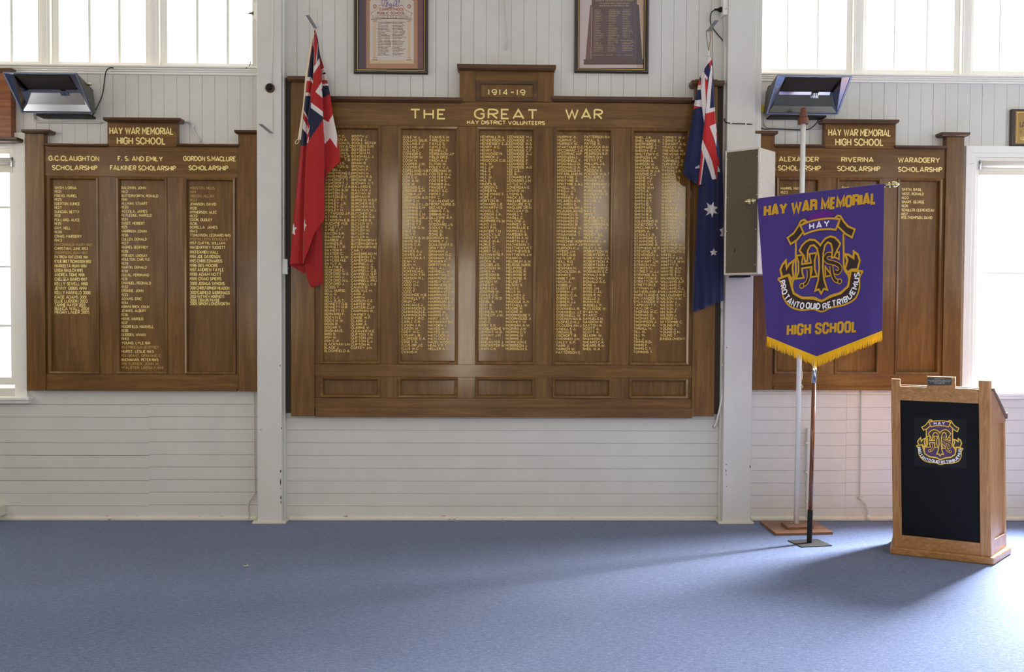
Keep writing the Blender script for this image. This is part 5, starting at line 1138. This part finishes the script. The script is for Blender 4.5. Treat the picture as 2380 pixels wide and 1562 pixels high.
C3 = "RUMSON N/RUMSON V/SIMMONS L/SIMMONS R/SHAW K/STONE L/SMITH J/WATSON W/WHITE R/WILSON G/WILSON J/WRIGHT J/WRIGHT JIM/WRIGHT JOHN/WRIGHT R/WRIGHT C/WRIGHT N//WOMENS SERVICES/GRIGSBY DOREEN/HURST EDNA/LEDWIDGE ENID/MALONEY JOY/WILSON DOROTHY/WRIGHT ELLEN".split('/')
E1 = [578, 575, 600, 595, 592, 592, 608, 560, 560, 572, 565, 535, 580, 580, 632, 635, 620, 560, 565, 580, 580, 620, 620, 620, 612]; E2 = [912, 958, 975, 915, 905, 890, 890, 895, 870, 875, 895, 925, 902, 905, 900, 950, 852, 912, 912, 910, 825, 880, 875, 880, 885]; E3 = [1165, 1165, 1188, 1188, 1135, 1135, 1140, 1180, 1150, 1170, 1168, 1160, 1205, 1222, 1165, 1168, 1172, 0, 1210, 1250, 1185, 1238, 1210, 1240, 1205]
for i in range(25):
    y = 202+i*34.3; x = 458-i*1.2
    p8(C1[i], x, E1[i], y); p8(C2[i], 738-i*1, E2[i], y-(0 if i else 2))
    if C3[i]: p8(C3[i], (970 if i == 18 else 1018-i*.5), E3[i], y-4)
for s, a, c in (('KILLED IN ACTION', 415, 622), ('A WOUNDED', 680, 820), ('P.O.W', 878, 985), ('B TWICE P.O.W', 1042, 1222)): p8(s, a, c, 1112, 15, .22)
b.build('photograph', pm2, bk)

# ------------------------------------------------------------------ gas radiant heaters
M['hood'] = plain('heater_enamel', (.10, .095, .08), .4, .3); M['refl'] = plain('polished_reflector', (.40, .41, .44), .16, 1)
M['burner'] = wood('burner_plaque', (.022, .016, .014), (.035, .027, .024), (.05, .04, .035), 'x', .8, 0)
M['edge'] = plain('heater_edge', lin(150, 160, 184), .35, .6)
def heater(label, TL, TR, BR, BL, vis, base):
    a, b_, c, d = at(*TL, -.40), at(*TR, -.40), at(*BR, -.13), at(*BL, -.13)
    x0, x1 = (a.x+d.x)/2, (b_.x+c.x)/2; zt, zb = (a.z+b_.z)/2, (c.z+d.z)/2; yt, yb = -.40, -.13
    t = thing('radiant_heater', label, 'heater', ((x0+x1)/2, -.06, zb), 'gas heaters under the high windows')
    tl, tr, br, bl = Vector((x0, yt, zt)), Vector((x1, yt, zt)), Vector((x1, yb, zb)), Vector((x0, yb, zb))
    n = (br-tr).cross(tl-tr).normalized(); n = -n if n.y > 0 else n   # out of the opening
    rt = Vector((0, yt+.27, zt-.055)); rear = lambda x: Vector((x, rt.y, rt.z)); rb = lambda x: Vector((x, yb+.045, zb+.012))
    b = MB(); w = .004
    # hood: top, back and the two cheeks, as thin sheet
    o = [tl, tr, rear(x1), rear(x0)]; b.add([p for p in o]+[p+Vector((0, 0, .003)) for p in o], [(0, 1, 2, 3), (4, 7, 6, 5), (0, 4, 5, 1), (1, 5, 6, 2), (2, 6, 7, 3), (3, 7, 4, 0)])
    o = [rear(x0), rear(x1), rb(x1), rb(x0)]; b.add(o+[p+Vector((0, .003, 0)) for p in o], [(0, 1, 2, 3), (4, 7, 6, 5), (0, 4, 5, 1), (1, 5, 6, 2), (2, 6, 7, 3), (3, 7, 4, 0)])
    for x, s in ((x0, -.003), (x1, .003)):
        o = [Vector((x, yt, zt)), rear(x), rb(x), Vector((x, yb, zb))]; b.add(o+[p+Vector((s, 0, 0)) for p in o], [(0, 1, 2, 3), (4, 7, 6, 5), (0, 4, 5, 1), (1, 5, 6, 2), (2, 6, 7, 3), (3, 7, 4, 0)])
    o = [bl, br, rb(x1), rb(x0)]; b.add(o+[p-Vector((0, 0, .003)) for p in o], [(0, 1, 2, 3), (4, 7, 6, 5), (0, 4, 5, 1), (1, 5, 6, 2), (2, 6, 7, 3), (3, 7, 4, 0)])
    b.build('hood', M['hood'], t)
    # bright rolled edge round the mouth
    b = MB(); cs = [tl, tr, br, bl]; ctr_ = (tl+tr+br+bl)/4; e = .010
    ins = [p+(ctr_-p).normalized()*e*1.25 for p in cs]
    vs = [p+n*.004 for p in cs]+[p+n*.004 for p in ins]+[p-n*.008 for p in ins]+[p-n*.008 for p in cs]
    fs = []
    for i in range(4):
        j = (i+1) % 4; fs += [(i, j, 4+j, 4+i), (4+i, 4+j, 8+j, 8+i), (i, 12+i, 12+j, j)]
    b.add(vs, fs); b.build('mouth_rim', M['edge'], t)
    # reflectors and burner inside
    U = x1-x0; dn = (bl-tl)
    P = lambda u, v, dd: tl+Vector((U*u, 0, 0))+dn*v-n*dd
    bt, bb_, bu0, bu1, dp = .10, .62, .15, .85, .105
    b = MB()
    outer = [P(.02, .03, .004), P(.98, .03, .004), P(.98, .97, .004), P(.02, .97, .004)]; inner = [P(bu0-.03, .06, .012), P(bu1+.03, .06, .012), P(bu1+.03, bb_, dp*.9), P(bu0-.03, bb_, dp*.9)]
    mid = [P(.09, .86, .035), P(.91, .86, .035)]
    b.add(outer+inner+mid, [(0, 1, 5, 4), (3, 8, 9, 2), (8, 7, 6, 9), (0, 4, 7, 8, 3), (1, 2, 9, 6, 5)])
    b.build('reflector', M['refl'], t)
    b = MB(); o = [P(bu0, .08, .014), P(bu1, .08, .014), P(bu1, bb_-.05, dp*.80), P(bu0, bb_-.05, dp*.80)]; b.add(o+[p-n*.012 for p in o], [(0, 1, 2, 3), (4, 7, 6, 5), (0, 4, 5, 1), (1, 5, 6, 2), (2, 6, 7, 3), (3, 7, 4, 0)]); b.build('burner', M['burner'], t)
    b = MB(); o = [P(bu0, bb_-.05, dp*.76), P(bu1, bb_-.05, dp*.76), P(bu1, bb_+.02, dp*.72), P(bu0, bb_+.02, dp*.72)]; b.add(o+[p-n*.012 for p in o], [(0, 1, 2, 3), (4, 7, 6, 5), (0, 4, 5, 1), (1, 5, 6, 2), (2, 6, 7, 3), (3, 7, 4, 0)]); b.build('burner_strip', M['steel'], t)
    b = MB(); b.obox(P(.60, bb_-.06, dp*.72), Vector((.045, 0, 0)), dn*.12, n*.014); 
    for k in (.61, .64, .665): b.tube([P(k, bb_-.08, dp*.5), P(k+.012, bb_+.04, dp*.45)], .0035, 6)
    b.build('igniter', M['chrome'], t)
    # gas box under the hood, wall arms over it
    g0, g1 = at(base[0], base[2], -.10).x, at(base[1], base[2], -.10).x; gz = at(base[1], base[3], -.10).z
    b = MB(); b.box(g0, g1, -.13, -.016, gz, zb-.006); b.build('gas_box', M['black'], t, bevel=.003)
    b = MB()
    for u in (.16, .84): b.box(x0+U*u, x0+U*u+.022, rt.y-.02, .0, rt.z+.01, rt.z+.016); b.box(x0+U*u, x0+U*u+.022, -.004, 0, rt.z-.05, rt.z+.016)
    b.build('wall_arm', M['black'], t)
    return t, x0, x1, zb
t, hx0, hx1, hz = heater('silver radiant heater with black cable, on the wall beside the reddish timber board', (10, 169), (180, 170), (214, 262), (47, 262), 'r', (88, 212, 266, 272))
b = MB(); p = at(203, 182, -.2); b.lathe([(.006, 0), (.012, .006), (.012, .02), (.005, .03)], (hx1+.002, -.22, at(198, 196, -.22).z), (1, 0, 0), 10); b.build('brass_nipple', M['brass'], t)
t, hx0, hx1, hz = heater('silver radiant heater with yellow gas tap, behind the white pole tip', (1802, 176), (1977, 177), (1950, 266), (1785, 265), 'l', (1789, 1918, 268, 274.5))
b = MB(); b.tube(catmull([at(1793, 199, -.08), at(1786, 203, -.075), at(1784, 220, -.07), at(1780, 240, -.06), at(1778, 258, -.05), at(1777, 265, -.045)], 5), .0065, 10); b.build('copper_gas_pipe', plain('tarnished_copper', (.10, .055, .03), .4, .7), t, smooth=True)
b = MB(); c_ = at(1771, 252, -.05); b.lathe([(.004, 0), (.018, .002), (.018, .010), (.008, .012), (.008, .028)], c_, (.6, .2, 0), 12)
b.lathe([(.012, 0), (.014, .01), (.010, .03), (.013, .045)], at(1778, 264, -.045), (0, 0, 1), 10); b.box(c_.x-.006, c_.x+.010, c_.y-.012, c_.y+.002, c_.z-.030, c_.z+.030); b.build('gas_tap', plain('yellow_tap', lin(206, 178, 40), .5), t)

# ------------------------------------------------------------------ speaker box on the post
sa, sb, scn = at(1685.5, 495, -.34), at(1764.5, 495, -.51), at(1801, 495, -.33)
sz1, sz0 = at(1764, 342.5, -.51).z, at(1764, 637.5, -.51).z
sp = thing('speaker_box', 'tall speckled grey loudspeaker with dark cloth front on the white post', 'loudspeaker', ((sa.x+scn.x)/2, -.3, sz0))
a2, b2, c2 = Vector((sa.x, sa.y, 0)), Vector((sb.x, sb.y, 0)), Vector((scn.x, scn.y, 0)); d2 = a2+c2-b2
fu = (b2-a2).normalized(); fn = Vector((fu.y, -fu.x, 0)); fn = fn if fn.y < 0 else -fn; wS = (b2-a2).length
m, t_, bsdf = nt('speckled_vinyl'); v = coords(t_, (1, 1, 1)); nn = node(t_, 'ShaderNodeTexNoise', Scale=230, Detail=2, Roughness=.7); t_.links.new(v, nn.inputs['Vector'])
rr = ramp(t_, nn.outputs[0], [(.34, lin(164, 156, 140)), (.46, lin(208, 200, 184)), (.7, lin(226, 218, 203))]); t_.links.new(rr.outputs[0], bsdf.inputs['Base Color']); bsdf.inputs['Roughness'].default_value = .5; M['vinyl'] = m
b = MB(); top = [a2, b2, c2, d2]
b.prism([(p.x, p.y) for p in top], lambda u, v: (u, v, sz0), lambda u, v: (u, v, sz1)); cab = b.build('cabinet', M['vinyl'], sp, bevel=.004)
b = MB(); k = .013
for u0, u1, z0, z1 in ((0, k, sz0, sz1), (wS-k*.8, wS, sz0, sz1), (k, wS-k*.8, sz0, sz0+k), (k, wS-k*.8, sz1-k, sz1)):
    b.obox(a2+fu*u0+Vector((0, 0, z0)), fu*(u1-u0), fn*.010, Vector((0, 0, z1-z0)))
b.build('front_trim', M['vinyl'], sp)
m, t_, bsdf = nt('speaker_cloth'); v = coords(t_, (1, 1, 1)); nn = node(t_, 'ShaderNodeTexNoise', Scale=420, Detail=2); t_.links.new(v, nn.inputs['Vector'])
rr = ramp(t_, nn.outputs[0], [(.3, lin(70, 61, 48)), (.7, lin(122, 109, 88))]); t_.links.new(rr.outputs[0], bsdf.inputs['Base Color']); bsdf.inputs['Roughness'].default_value = .95
b = MB(); b.obox(a2+fu*k+Vector((0, 0, sz0+k)), fu*(wS-k*1.8), fn*.006, Vector((0, 0, sz1-sz0-2*k))); gr = b.build('grille_cloth', m, sp)
gp = lambda x, y, l=.0066: on_plane(x, y, a2+fn*l, fn)
b = MB(); b.ribbon([(1707, 578), (1706.5, 588)], .9, gp); b.ribbon([(1708, 580), (1716, 578)], .35, gp); b.build('tear', M['black'], gr)
for x, y in ((1690.5, 371), (1760, 363), (1689.5, 459), (1758.5, 452.5), (1689, 538), (1756.5, 533), (1687.5, 616.5), (1755, 614.5)):
    b = MB(); b.lathe([(.0035, 0), (.0035, .002), (.002, .003)], gp(x, y), fn, 8); b.build('screw', M['steel'], sp)
b = MB(); mc = (a2+c2)/2; b.box(mc.x-.10, mc.x+.02, -.30, -.12, sz0-.012, sz0+.001); b.box(mc.x-.06, mc.x-.03, -.13, -.119, sz0-.01, sz0+.1); b.tube([(mc.x-.03, -.22, sz0+.05), (mc.x-.03, -.119, sz0+.05)], .012, 8)
b.build('wall_bracket', M['black'], sp)
b = MB(); kp = at(1736.5, 641.5, -.30); b.tube([kp+Vector((0, 0, .012)), kp+Vector((0, 0, -.004))], .004, 8)
for k in range(4): b.tube([kp, kp+Vector((.012*math.cos(k*PI/2+.6), 0, .012*math.sin(k*PI/2+.6)))], .0025, 6)
b.build('wing_knob', M['black'], sp)

# ------------------------------------------------------------------ cables, conduits, outlets
def cable(name, label, cat, pts, r, mat, Y=-.012, n=5, group=None, parent=None):
    b = MB(); P = [at(p[0], p[1], p[2] if len(p) > 2 else Y) for p in pts]
    P = catmull(P, n) if len(P) > 2 else P
    b.tube(P, r, 8)
    if parent: return b.build(name, mat, parent, smooth=True)
    return tag(b.build(name, mat, loc=P[0], smooth=True), label, cat, group)
cable('cable', 'black cable looping from the heater up to the window ledge', 'cable', [(264, 158, -.062), (254, 158, -.066), (246, 168, -.05), (242, 195, -.03), (238, 220, -.02), (229, 242, -.03), (222, 256, -.04), (215.5, 268.5, -.05)], .0042, M['rubber'])
cable('cable', 'thin grey wire end on the window ledge against the white post', 'cable', [(583, 143, -.02), (581, 150, -.03), (577, 156, -.05), (571, 158.5, -.06)], .003, M['rubber'])
cd1 = cable('conduit', 'grey painted conduit running under the heater with the black cable and behind the brown board', 'conduit', [(78, 264), (79.5, 276), (86, 282.5), (100, 284), (170, 285), (237, 285)], .0075, M['pipe'], n=6)
cable('conduit', 'grey painted conduit elbow coming down onto the brown board beside its raised centre', 'conduit', [(422, 283), (438, 283), (446, 288), (449, 300), (455, 312), (466.5, 330.5)], .0078, M['pipe'], n=6)
b = MB(); p = at(449, 293, -.012); b.tube([p+Vector((0, 0, -.012)), p+Vector((0, 0, .012))], .011, 10); b.build('coupling', M['pipe'], bpy.data.objects['conduit.001'])
cable('conduit', 'grey conduit bending below the heater with the yellow tap', 'conduit', [(1777, 268, -.02), (1776, 284), (1780, 293), (1792, 296.5), (1830, 297.5), (1909, 298)], .0075, M['pipe'], n=6)
bc = cable('cable', 'black cable clipped across the white post to the heater behind the pole', 'cable', [(1683, 245, -.02), (1682, 270, -.03), (1686, 283, -.10), (1697, 286.5, -.126), (1717, 287.5, -.126), (1735, 288, -.126), (1752, 290, -.11), (1764, 295, -.05), (1778, 300, -.022), (1800, 299.5, -.022), (1850, 302, -.022), (1877, 301, -.022), (1890, 294, -.03), (1899, 284, -.05), (1903, 277.5, -.07)], .0042, M['rubber'])
for x, y in ((1698.5, 286.5), (1733, 288)):
    b = MB(); p = at(x, y, -.126); b.box(p.x-.005, p.x+.005, -.133, -.120, p.z-.008, p.z+.010); b.build('cable_clip', M['white'], bc, bevel=.001)
# outlet and plug by the post
ot = thing('power_outlet', 'white outlet box with black plug on the post above the dark blue flag', 'power outlet', at(1687, 35, -.06))
b = MB(); e = rect(1681, -30, 1692, 34, -.10); b.box(e[0], PRX0+.004, -.10, -.015, e[2], e[3]); b.build('box', M['white'], ot, bevel=.004)
b = MB(); write(b, 'L1', lambda u, v: at(1685+u, 21.5-v, -.1006), 0, 0, 3.6, .35, width=3.4); b.build('marking', M['bare'], ot)
b = MB(); p = Vector((e[0], -.055, at(1678, 22.5, -.055).z)); b.lathe([(.020, -.0), (.022, .006), (.022, .012), (.012, .030), (.009, .034), (.008, .055), (.005, .060)], p, (-1, 0, 0), 12); b.build('plug', M['black'], ot, smooth=False)
cable('flex', '', '', [(1664, 23, -.055), (1655, 27, -.05), (1651, 38, -.03), (1651, 50, -.012), (1656, 64, -.010), (1668, 80, -.010), (1679, 93, -.012), (1685, 109, -.020)], .0042, M['rubber'], parent=ot)
b = MB(); e = rect(1684.3, 110, 1690, 243, -.055); b.box(e[0], max(e[1], PRX0+.001), -.058, -.004, e[2], e[3])
tag(b.build('cable_trunking', M['white'], loc=(e[0], -.03, e[2]), bevel=.002), 'narrow white cable cover on the side of the post above the speaker box', 'cable cover')
# conduit down the side of the right post
wc = thing('conduit', 'white bent conduit hanging from a small box beside the big board and the post', 'conduit', at(1665, 990, -.03))
b = MB(); b.tube(catmull([at(*p) for p in ((1678, 718, -.045), (1677.5, 745, -.05), (1677.5, 775, -.05), (1680.5, 800, -.058), (1681.5, 840, -.06), (1680.5, 890, -.064), (1677.5, 925, -.064), (1672, 953, -.060), (1666, 978, -.040), (1663, 986, -.02), (1660, 992, .0))], 5), .0085, 12); b.build('pipe', M['white'], wc, smooth=True)
b = MB(); e = rect(1675, 699, 1683.5, 718, -.06); b.box(e[0], e[1], -.06, -.045, e[2], e[3]); b.box(e[0], PRX0, -.05, -.036, e[2]+.01, e[3]-.01); b.build('junction_box', M['white'], wc, bevel=.003)
b = MB(); b.lathe([(.012, 0), (.012, .004), (.009, .005)], at(1659, 992, -.0), (0, -1, 0), 12); b.build('wall_gland', M['grey'], wc)
b = MB(); p = at(1681, 848, -.06); b.box(p.x-.012, PRX0+.004, -.072, -.045, p.z-.006, p.z+.006); b.build('saddle', M['white'], wc, bevel=.001)
# left post: trunking with switch box, knob, cord
lt = thing('light_switch', 'small white switch box and trunking on the post side beside the red ensign', 'switch', at(661, 620, -.05))
b = MB(); e = rect(654, 602, 668, 637.5, -.085); b.box(PLX1-.003, e[1], -.085, -.046, e[2], e[3]); b.build('box', M['white'], lt, bevel=.004)
b = MB(); b.lathe([(.006, 0), (.006, .006), (.003, .008)], (e[1]-.002, -.06, (e[2]+e[3])/2-.01), (1, 0, 0), 8); b.build('toggle', M['white'], lt)
b = MB(); z0 = at(660, 602, -.07).z; b.box(PLX1-.002, PLX1+.010, -.075, -.048, z0-.004, 4.6); b.build('trunking', M['white'], lt, bevel=.002)
kb = thing('round_knob', 'round brown knob with dark centre on the white post', 'knob', at(628, 205, -.12))
kc = at(628, 205, -.12); b = MB(); b.lathe([(.026, -.002), (.036, .002), (.037, .010), (.030, .020)], kc, (0, -1, 0), 20); b.build('rim', plain('brown_bakelite', (.10, .045, .02), .4), kb, smooth=True)
b = MB(); b.lathe([(.028, .014), (.026, .026), (.014, .034), (.002, .036)], kc+Vector((-.003, 0, .003)), (0, -1, 0), 18); b.build('dome', M['black'], kb, smooth=True)
b = MB(); p0_, p1_ = at(633.5, 0, -.124), at(631, 196, -.124); b.tube([p0_+(p0_-p1_)*.4, p0_, at(633, 110, -.124), p1_], .004, 8); tag(b.build('bell_wire', M['white'], loc=p1_, smooth=True), 'white painted wire running up the post from the round knob', 'wire')
# outlet at the high window beside the left post
wo = thing('power_outlet', 'small white outlet with brown plug at the high window against the post', 'power outlet', at(594, 45, -.03))
b = MB(); e = rect(589.5, 7, 600, 43, -.06); b.box(e[0], PLX0+.002, -.06, -.02, e[2], e[3]); b.build('box', M['white'], wo, bevel=.003)
b = MB(); b.lathe([(.014, 0), (.015, .010), (.006, .030), (.004, .045)], (e[0], -.04, at(588, 31, -.04).z), (-1, 0, 0), 12); b.build('plug', plain('brown_plug', (.12, .075, .03), .5), wo)
cable('flex', '', '', [(574, 32, -.04), (567, 38, -.035), (565, 50, -.03), (565, 70, -.03)], .002, M['white'], parent=wo)
# thin conduits over the lower boards
cable('conduit', 'thin white conduit down the boards beside the post, hooking at the skirting', 'conduit', [(590, 912), (590.5, 1000), (591, 1090), (592.5, 1140), (588, 1152), (578, 1168), (576, 1180), (577.5, 1195), (579, 1206, -.026)], .006, M['wall'], n=4)
cd_r = cable('conduit', 'thin grey conduit down the boards behind the lectern, hooking at the skirting', 'conduit', [(2001.5, 905), (2001, 1000), (2000, 1100), (1999.5, 1155), (2002, 1162), (2011, 1172), (2016, 1184), (2017.5, 1198), (2018, 1208, -.028)], .0055, M['pipe'], n=4)
b = MB(); p = at(2018, 1207, -.03); b.tube([p+Vector((0, 0, -.005)), p+Vector((0, 0, .035))], .011, 10); b.build('end_gland', M['white'], cd_r, smooth=True)
b = MB(); p = at(1999.5, 1157, -.012); b.box(p.x-.018, p.x+.018, -.018, 0, p.z-.006, p.z+.006); b.build('saddle', M['pipe'], cd_r, bevel=.001)
cd_p = cable('pipe', 'short white pipe standing against the boards behind the banner pole', 'pipe', [(1878.5, 996), (1877.5, 1080), (1876.5, 1205)], .0125, M['wall'], Y=-.016)
for y in (1029, 1097, 1165):
    b = MB(); p = at(1877.5, y, -.016); b.box(p.x-.022, p.x+.014, -.031, 0, p.z-.007, p.z+.007); b.build('saddle', M['wall'], cd_p, bevel=.001)
# strings
cable('string', 'frayed brown string end hanging below the dark blue flag', 'string', [(1659, 705, -.085), (1658.5, 750, -.082), (1657, 780, -.082), (1652, 792, -.082), (1646, 797, -.084)], .0016, M['rope'])
cable('string', 'fine looped thread hanging beside the post below the speaker box', 'string', [(1757, 650, -.10), (1754.5, 700, -.075), (1758, 760, -.072), (1767, 810, -.072), (1762, 840, -.072), (1751.5, 858, -.072), (1752, 865, -.072), (1760, 873, -.072)], .0011, M['rope'])
cable('string', 'pale cord dangling on the wall between the two framed rolls', 'cord', [(1176, -40), (1174, 20), (1177, 70), (1180, 95), (1178, 112), (1175, 112), (1175, 98)], .0042, M['pipe'])

# ------------------------------------------------------------------ timber pieces cut by the picture's edges
ob = thing('honour_board', 'reddish timber honour board with a dark top cap and bottom ledge, beside the heater', 'honour board', at(-60, 326, -.04))
e = rect(-150, 166, 25.5, 319, -.075); b = MB(); b.box(e[0], e[1], -.075, 0, e[2], e[3]); b.build('panel', wood('reddish_stained_timber', (.15, .042, .012), (.25, .078, .022), (.33, .12, .038), 'x', .4, .2), ob, bevel=.002)
e = rect(-160, 157, 27, 168, -.085); b = MB(); b.box(e[0], e[1], -.085, 0, e[2], e[3]); b.build('top_cap', M['wcap'], ob, bevel=.003)
e = rect(-170, 318, 40, 327, -.12); cap_part(ob, e[0], e[1], e[2], e[3], .125, 'bottom_ledge')
pq = thing('plaque', 'small brass plaque on dark timber just above the window frame', 'plaque', at(2400, 340, -.02))
e = rect(2350, 253.5, 2452, 339.5, -.03); pb = part_box('backing', pq, plain('dark_bevelled_timber', (.032, .014, .011), .35, coat=.3), e[0], e[1], -.030, 0, e[2], e[3], .008)
e = rect(2360, 258.5, 2442, 334, -.033); bp_ = part_box('brass_plate', pq, plain('engraved_brass', lin(150, 118, 66), .35, .5), e[0], e[1], -.033, -.029, e[2], e[3], .001)
b = MB()
lt_ = lambda s, x0, x1, y0, y1, hw, mi: write(b, s, lambda u, v: at(x0+u, y1-v, -.0336), hw, hw, y1-y0-2*hw, hw, width=x1-x0, mi=mi)
lt_('IA', 2370.5, 2382, 283, 297, .8, 0); lt_('D', 2371.5, 2374.5, 303.5, 310, .4, 0); lt_('12', 2372, 2380, 318.5, 325.5, .5, 1)
b.ribbon([(2363.5, 331), (2364.5, 261.5), (2440, 261.5)], .5, lambda u, v: at(u, v, -.0336), mi=2)
b.build('engraving', [M['bare'], M['goldpale'], M['gold']], bp_)
for x, y in ((2365, 262.5), (2362.5, 329)):
    b = MB(); b.lathe([(.007, 0), (.007, .002), (.003, .004)], at(x, y, -.033), (0, -1, 0), 6); b.build('corner_screw', M['brass'], pq)

# ------------------------------------------------------------------ roller blinds of the two tall windows
m, t_, bsdf = nt('blind_fabric'); bsdf.inputs['Base Color'].default_value = (.80, .76, .66, 1); bsdf.inputs['Roughness'].default_value = .8; M['blind'] = m
def blind(label, xa, xb, px, py, s):
    c = at(px, py, -.01); t = thing('roller_blind', label, 'blind', ((xa+xb)/2, -.01, c.z-.05))
    b = MB(); b.tube([(xa+.012, .005, c.z), (xb-.012, .005, c.z)], .027, 20); b.build('roll', M['blind'], t, smooth=True)
    b = MB(); b.box(xa+.02, xb-.02, .028, .031, c.z-.075, c.z+.005); b.box(xa+.02, xb-.02, .024, .034, c.z-.085, c.z-.073); b.build('hem', M['blind'], t)
    b = MB()
    for x, d in ((xa+.003, 1), (xb-.003, -1)):
        b.lathe([(.030, 0), (.031, .003), (.030, .007), (.012, .010)], (x, .005, c.z+.002), (d, 0, 0), 16); b.box(x-.004 if d > 0 else x-.008, x+.008 if d > 0 else x+.004, -.02, .035, c.z-.045, c.z)
    b.build('end_bracket', M['steel'], t)
blind('cream roller blind in the tall window beside the scholarship board of full panels', LL[0]+.03, LL[1]-.03, 20, 374, 0)
blind('cream roller blind in the tall window behind the lectern', LR[0]+.03, LR[1]-.03, 2330, 381, 1)
b = MB(); p = at(2255, 382, -.03); b.tube([p, p+Vector((0, -.02, 0)), p+Vector((.012, -.03, .004)), p+Vector((.02, -.02, .012))], .003, 6); tag(b.build('cord_cleat', M['white'], loc=p), 'tiny white cleat on the window frame beside the roller blind end', 'cleat')

# ------------------------------------------------------------------ a dry star-shaped bit of leaf on the carpet
c = floor_at(573, 1317); b = MB()
for a in (.2, 1.5, 2.9, 4.2): b.add([c+Vector((.006*math.cos(a+1.3), .006*math.sin(a+1.3), .003)), c+Vector((.006*math.cos(a-1.3), .006*math.sin(a-1.3), .003)), c+Vector((.030*math.cos(a), .030*math.sin(a), .010))], [(0, 1, 2)])
b.tube([c+Vector((-.02, 0, .002)), c+Vector((.018, .003, .003))], .0025, 6)
tag(b.build('dry_leaf', plain('dry_leaf', lin(206, 196, 176), .8), loc=c), 'tiny pale dry leaf scrap on the blue carpet', 'leaf')

# ------------------------------------------------------------------ parts that look different from the rest of their thing
for n_, l_ in (('socket_tip', 'red-brown plastic socket tip'), ('ferrule', 'shiny chrome ferrule'), ('sleeve', 'black metal sleeve'), ('finial', 'brass acorn finial'), ('fringe', 'golden yellow fringe'),
               ('front_panel', 'black front panel'), ('crest_decal', 'dark square crest decal'), ('plaque_block', 'raised block with a small dark plaque'), ('side_cheek', 'reddish side cheek'),
               ('grille_cloth', 'dark brown grille cloth with a small tear'), ('heading_band', 'cream canvas heading'), ('copper_gas_pipe', 'tarnished copper gas pipe'), ('gas_tap', 'yellow gas tap'),
               ('igniter', 'chrome igniter'), ('reflector', 'polished metal reflector'), ('burner', 'dark brown burner'), ('plug', 'dark plug'), ('gilt_slip', 'thin gilt slip'), ('brass_plate', 'engraved brass plate'),
               ('dome', 'black centre'), ('upper_block', 'smaller timber block on the base board'), ('foot_plate', 'flat dull steel foot plate'), ('crest', 'school crest with gold outlines')):
    for o in bpy.data.objects:
        if o.parent and o.name.split('.')[0] == n_: o['label'] = l_
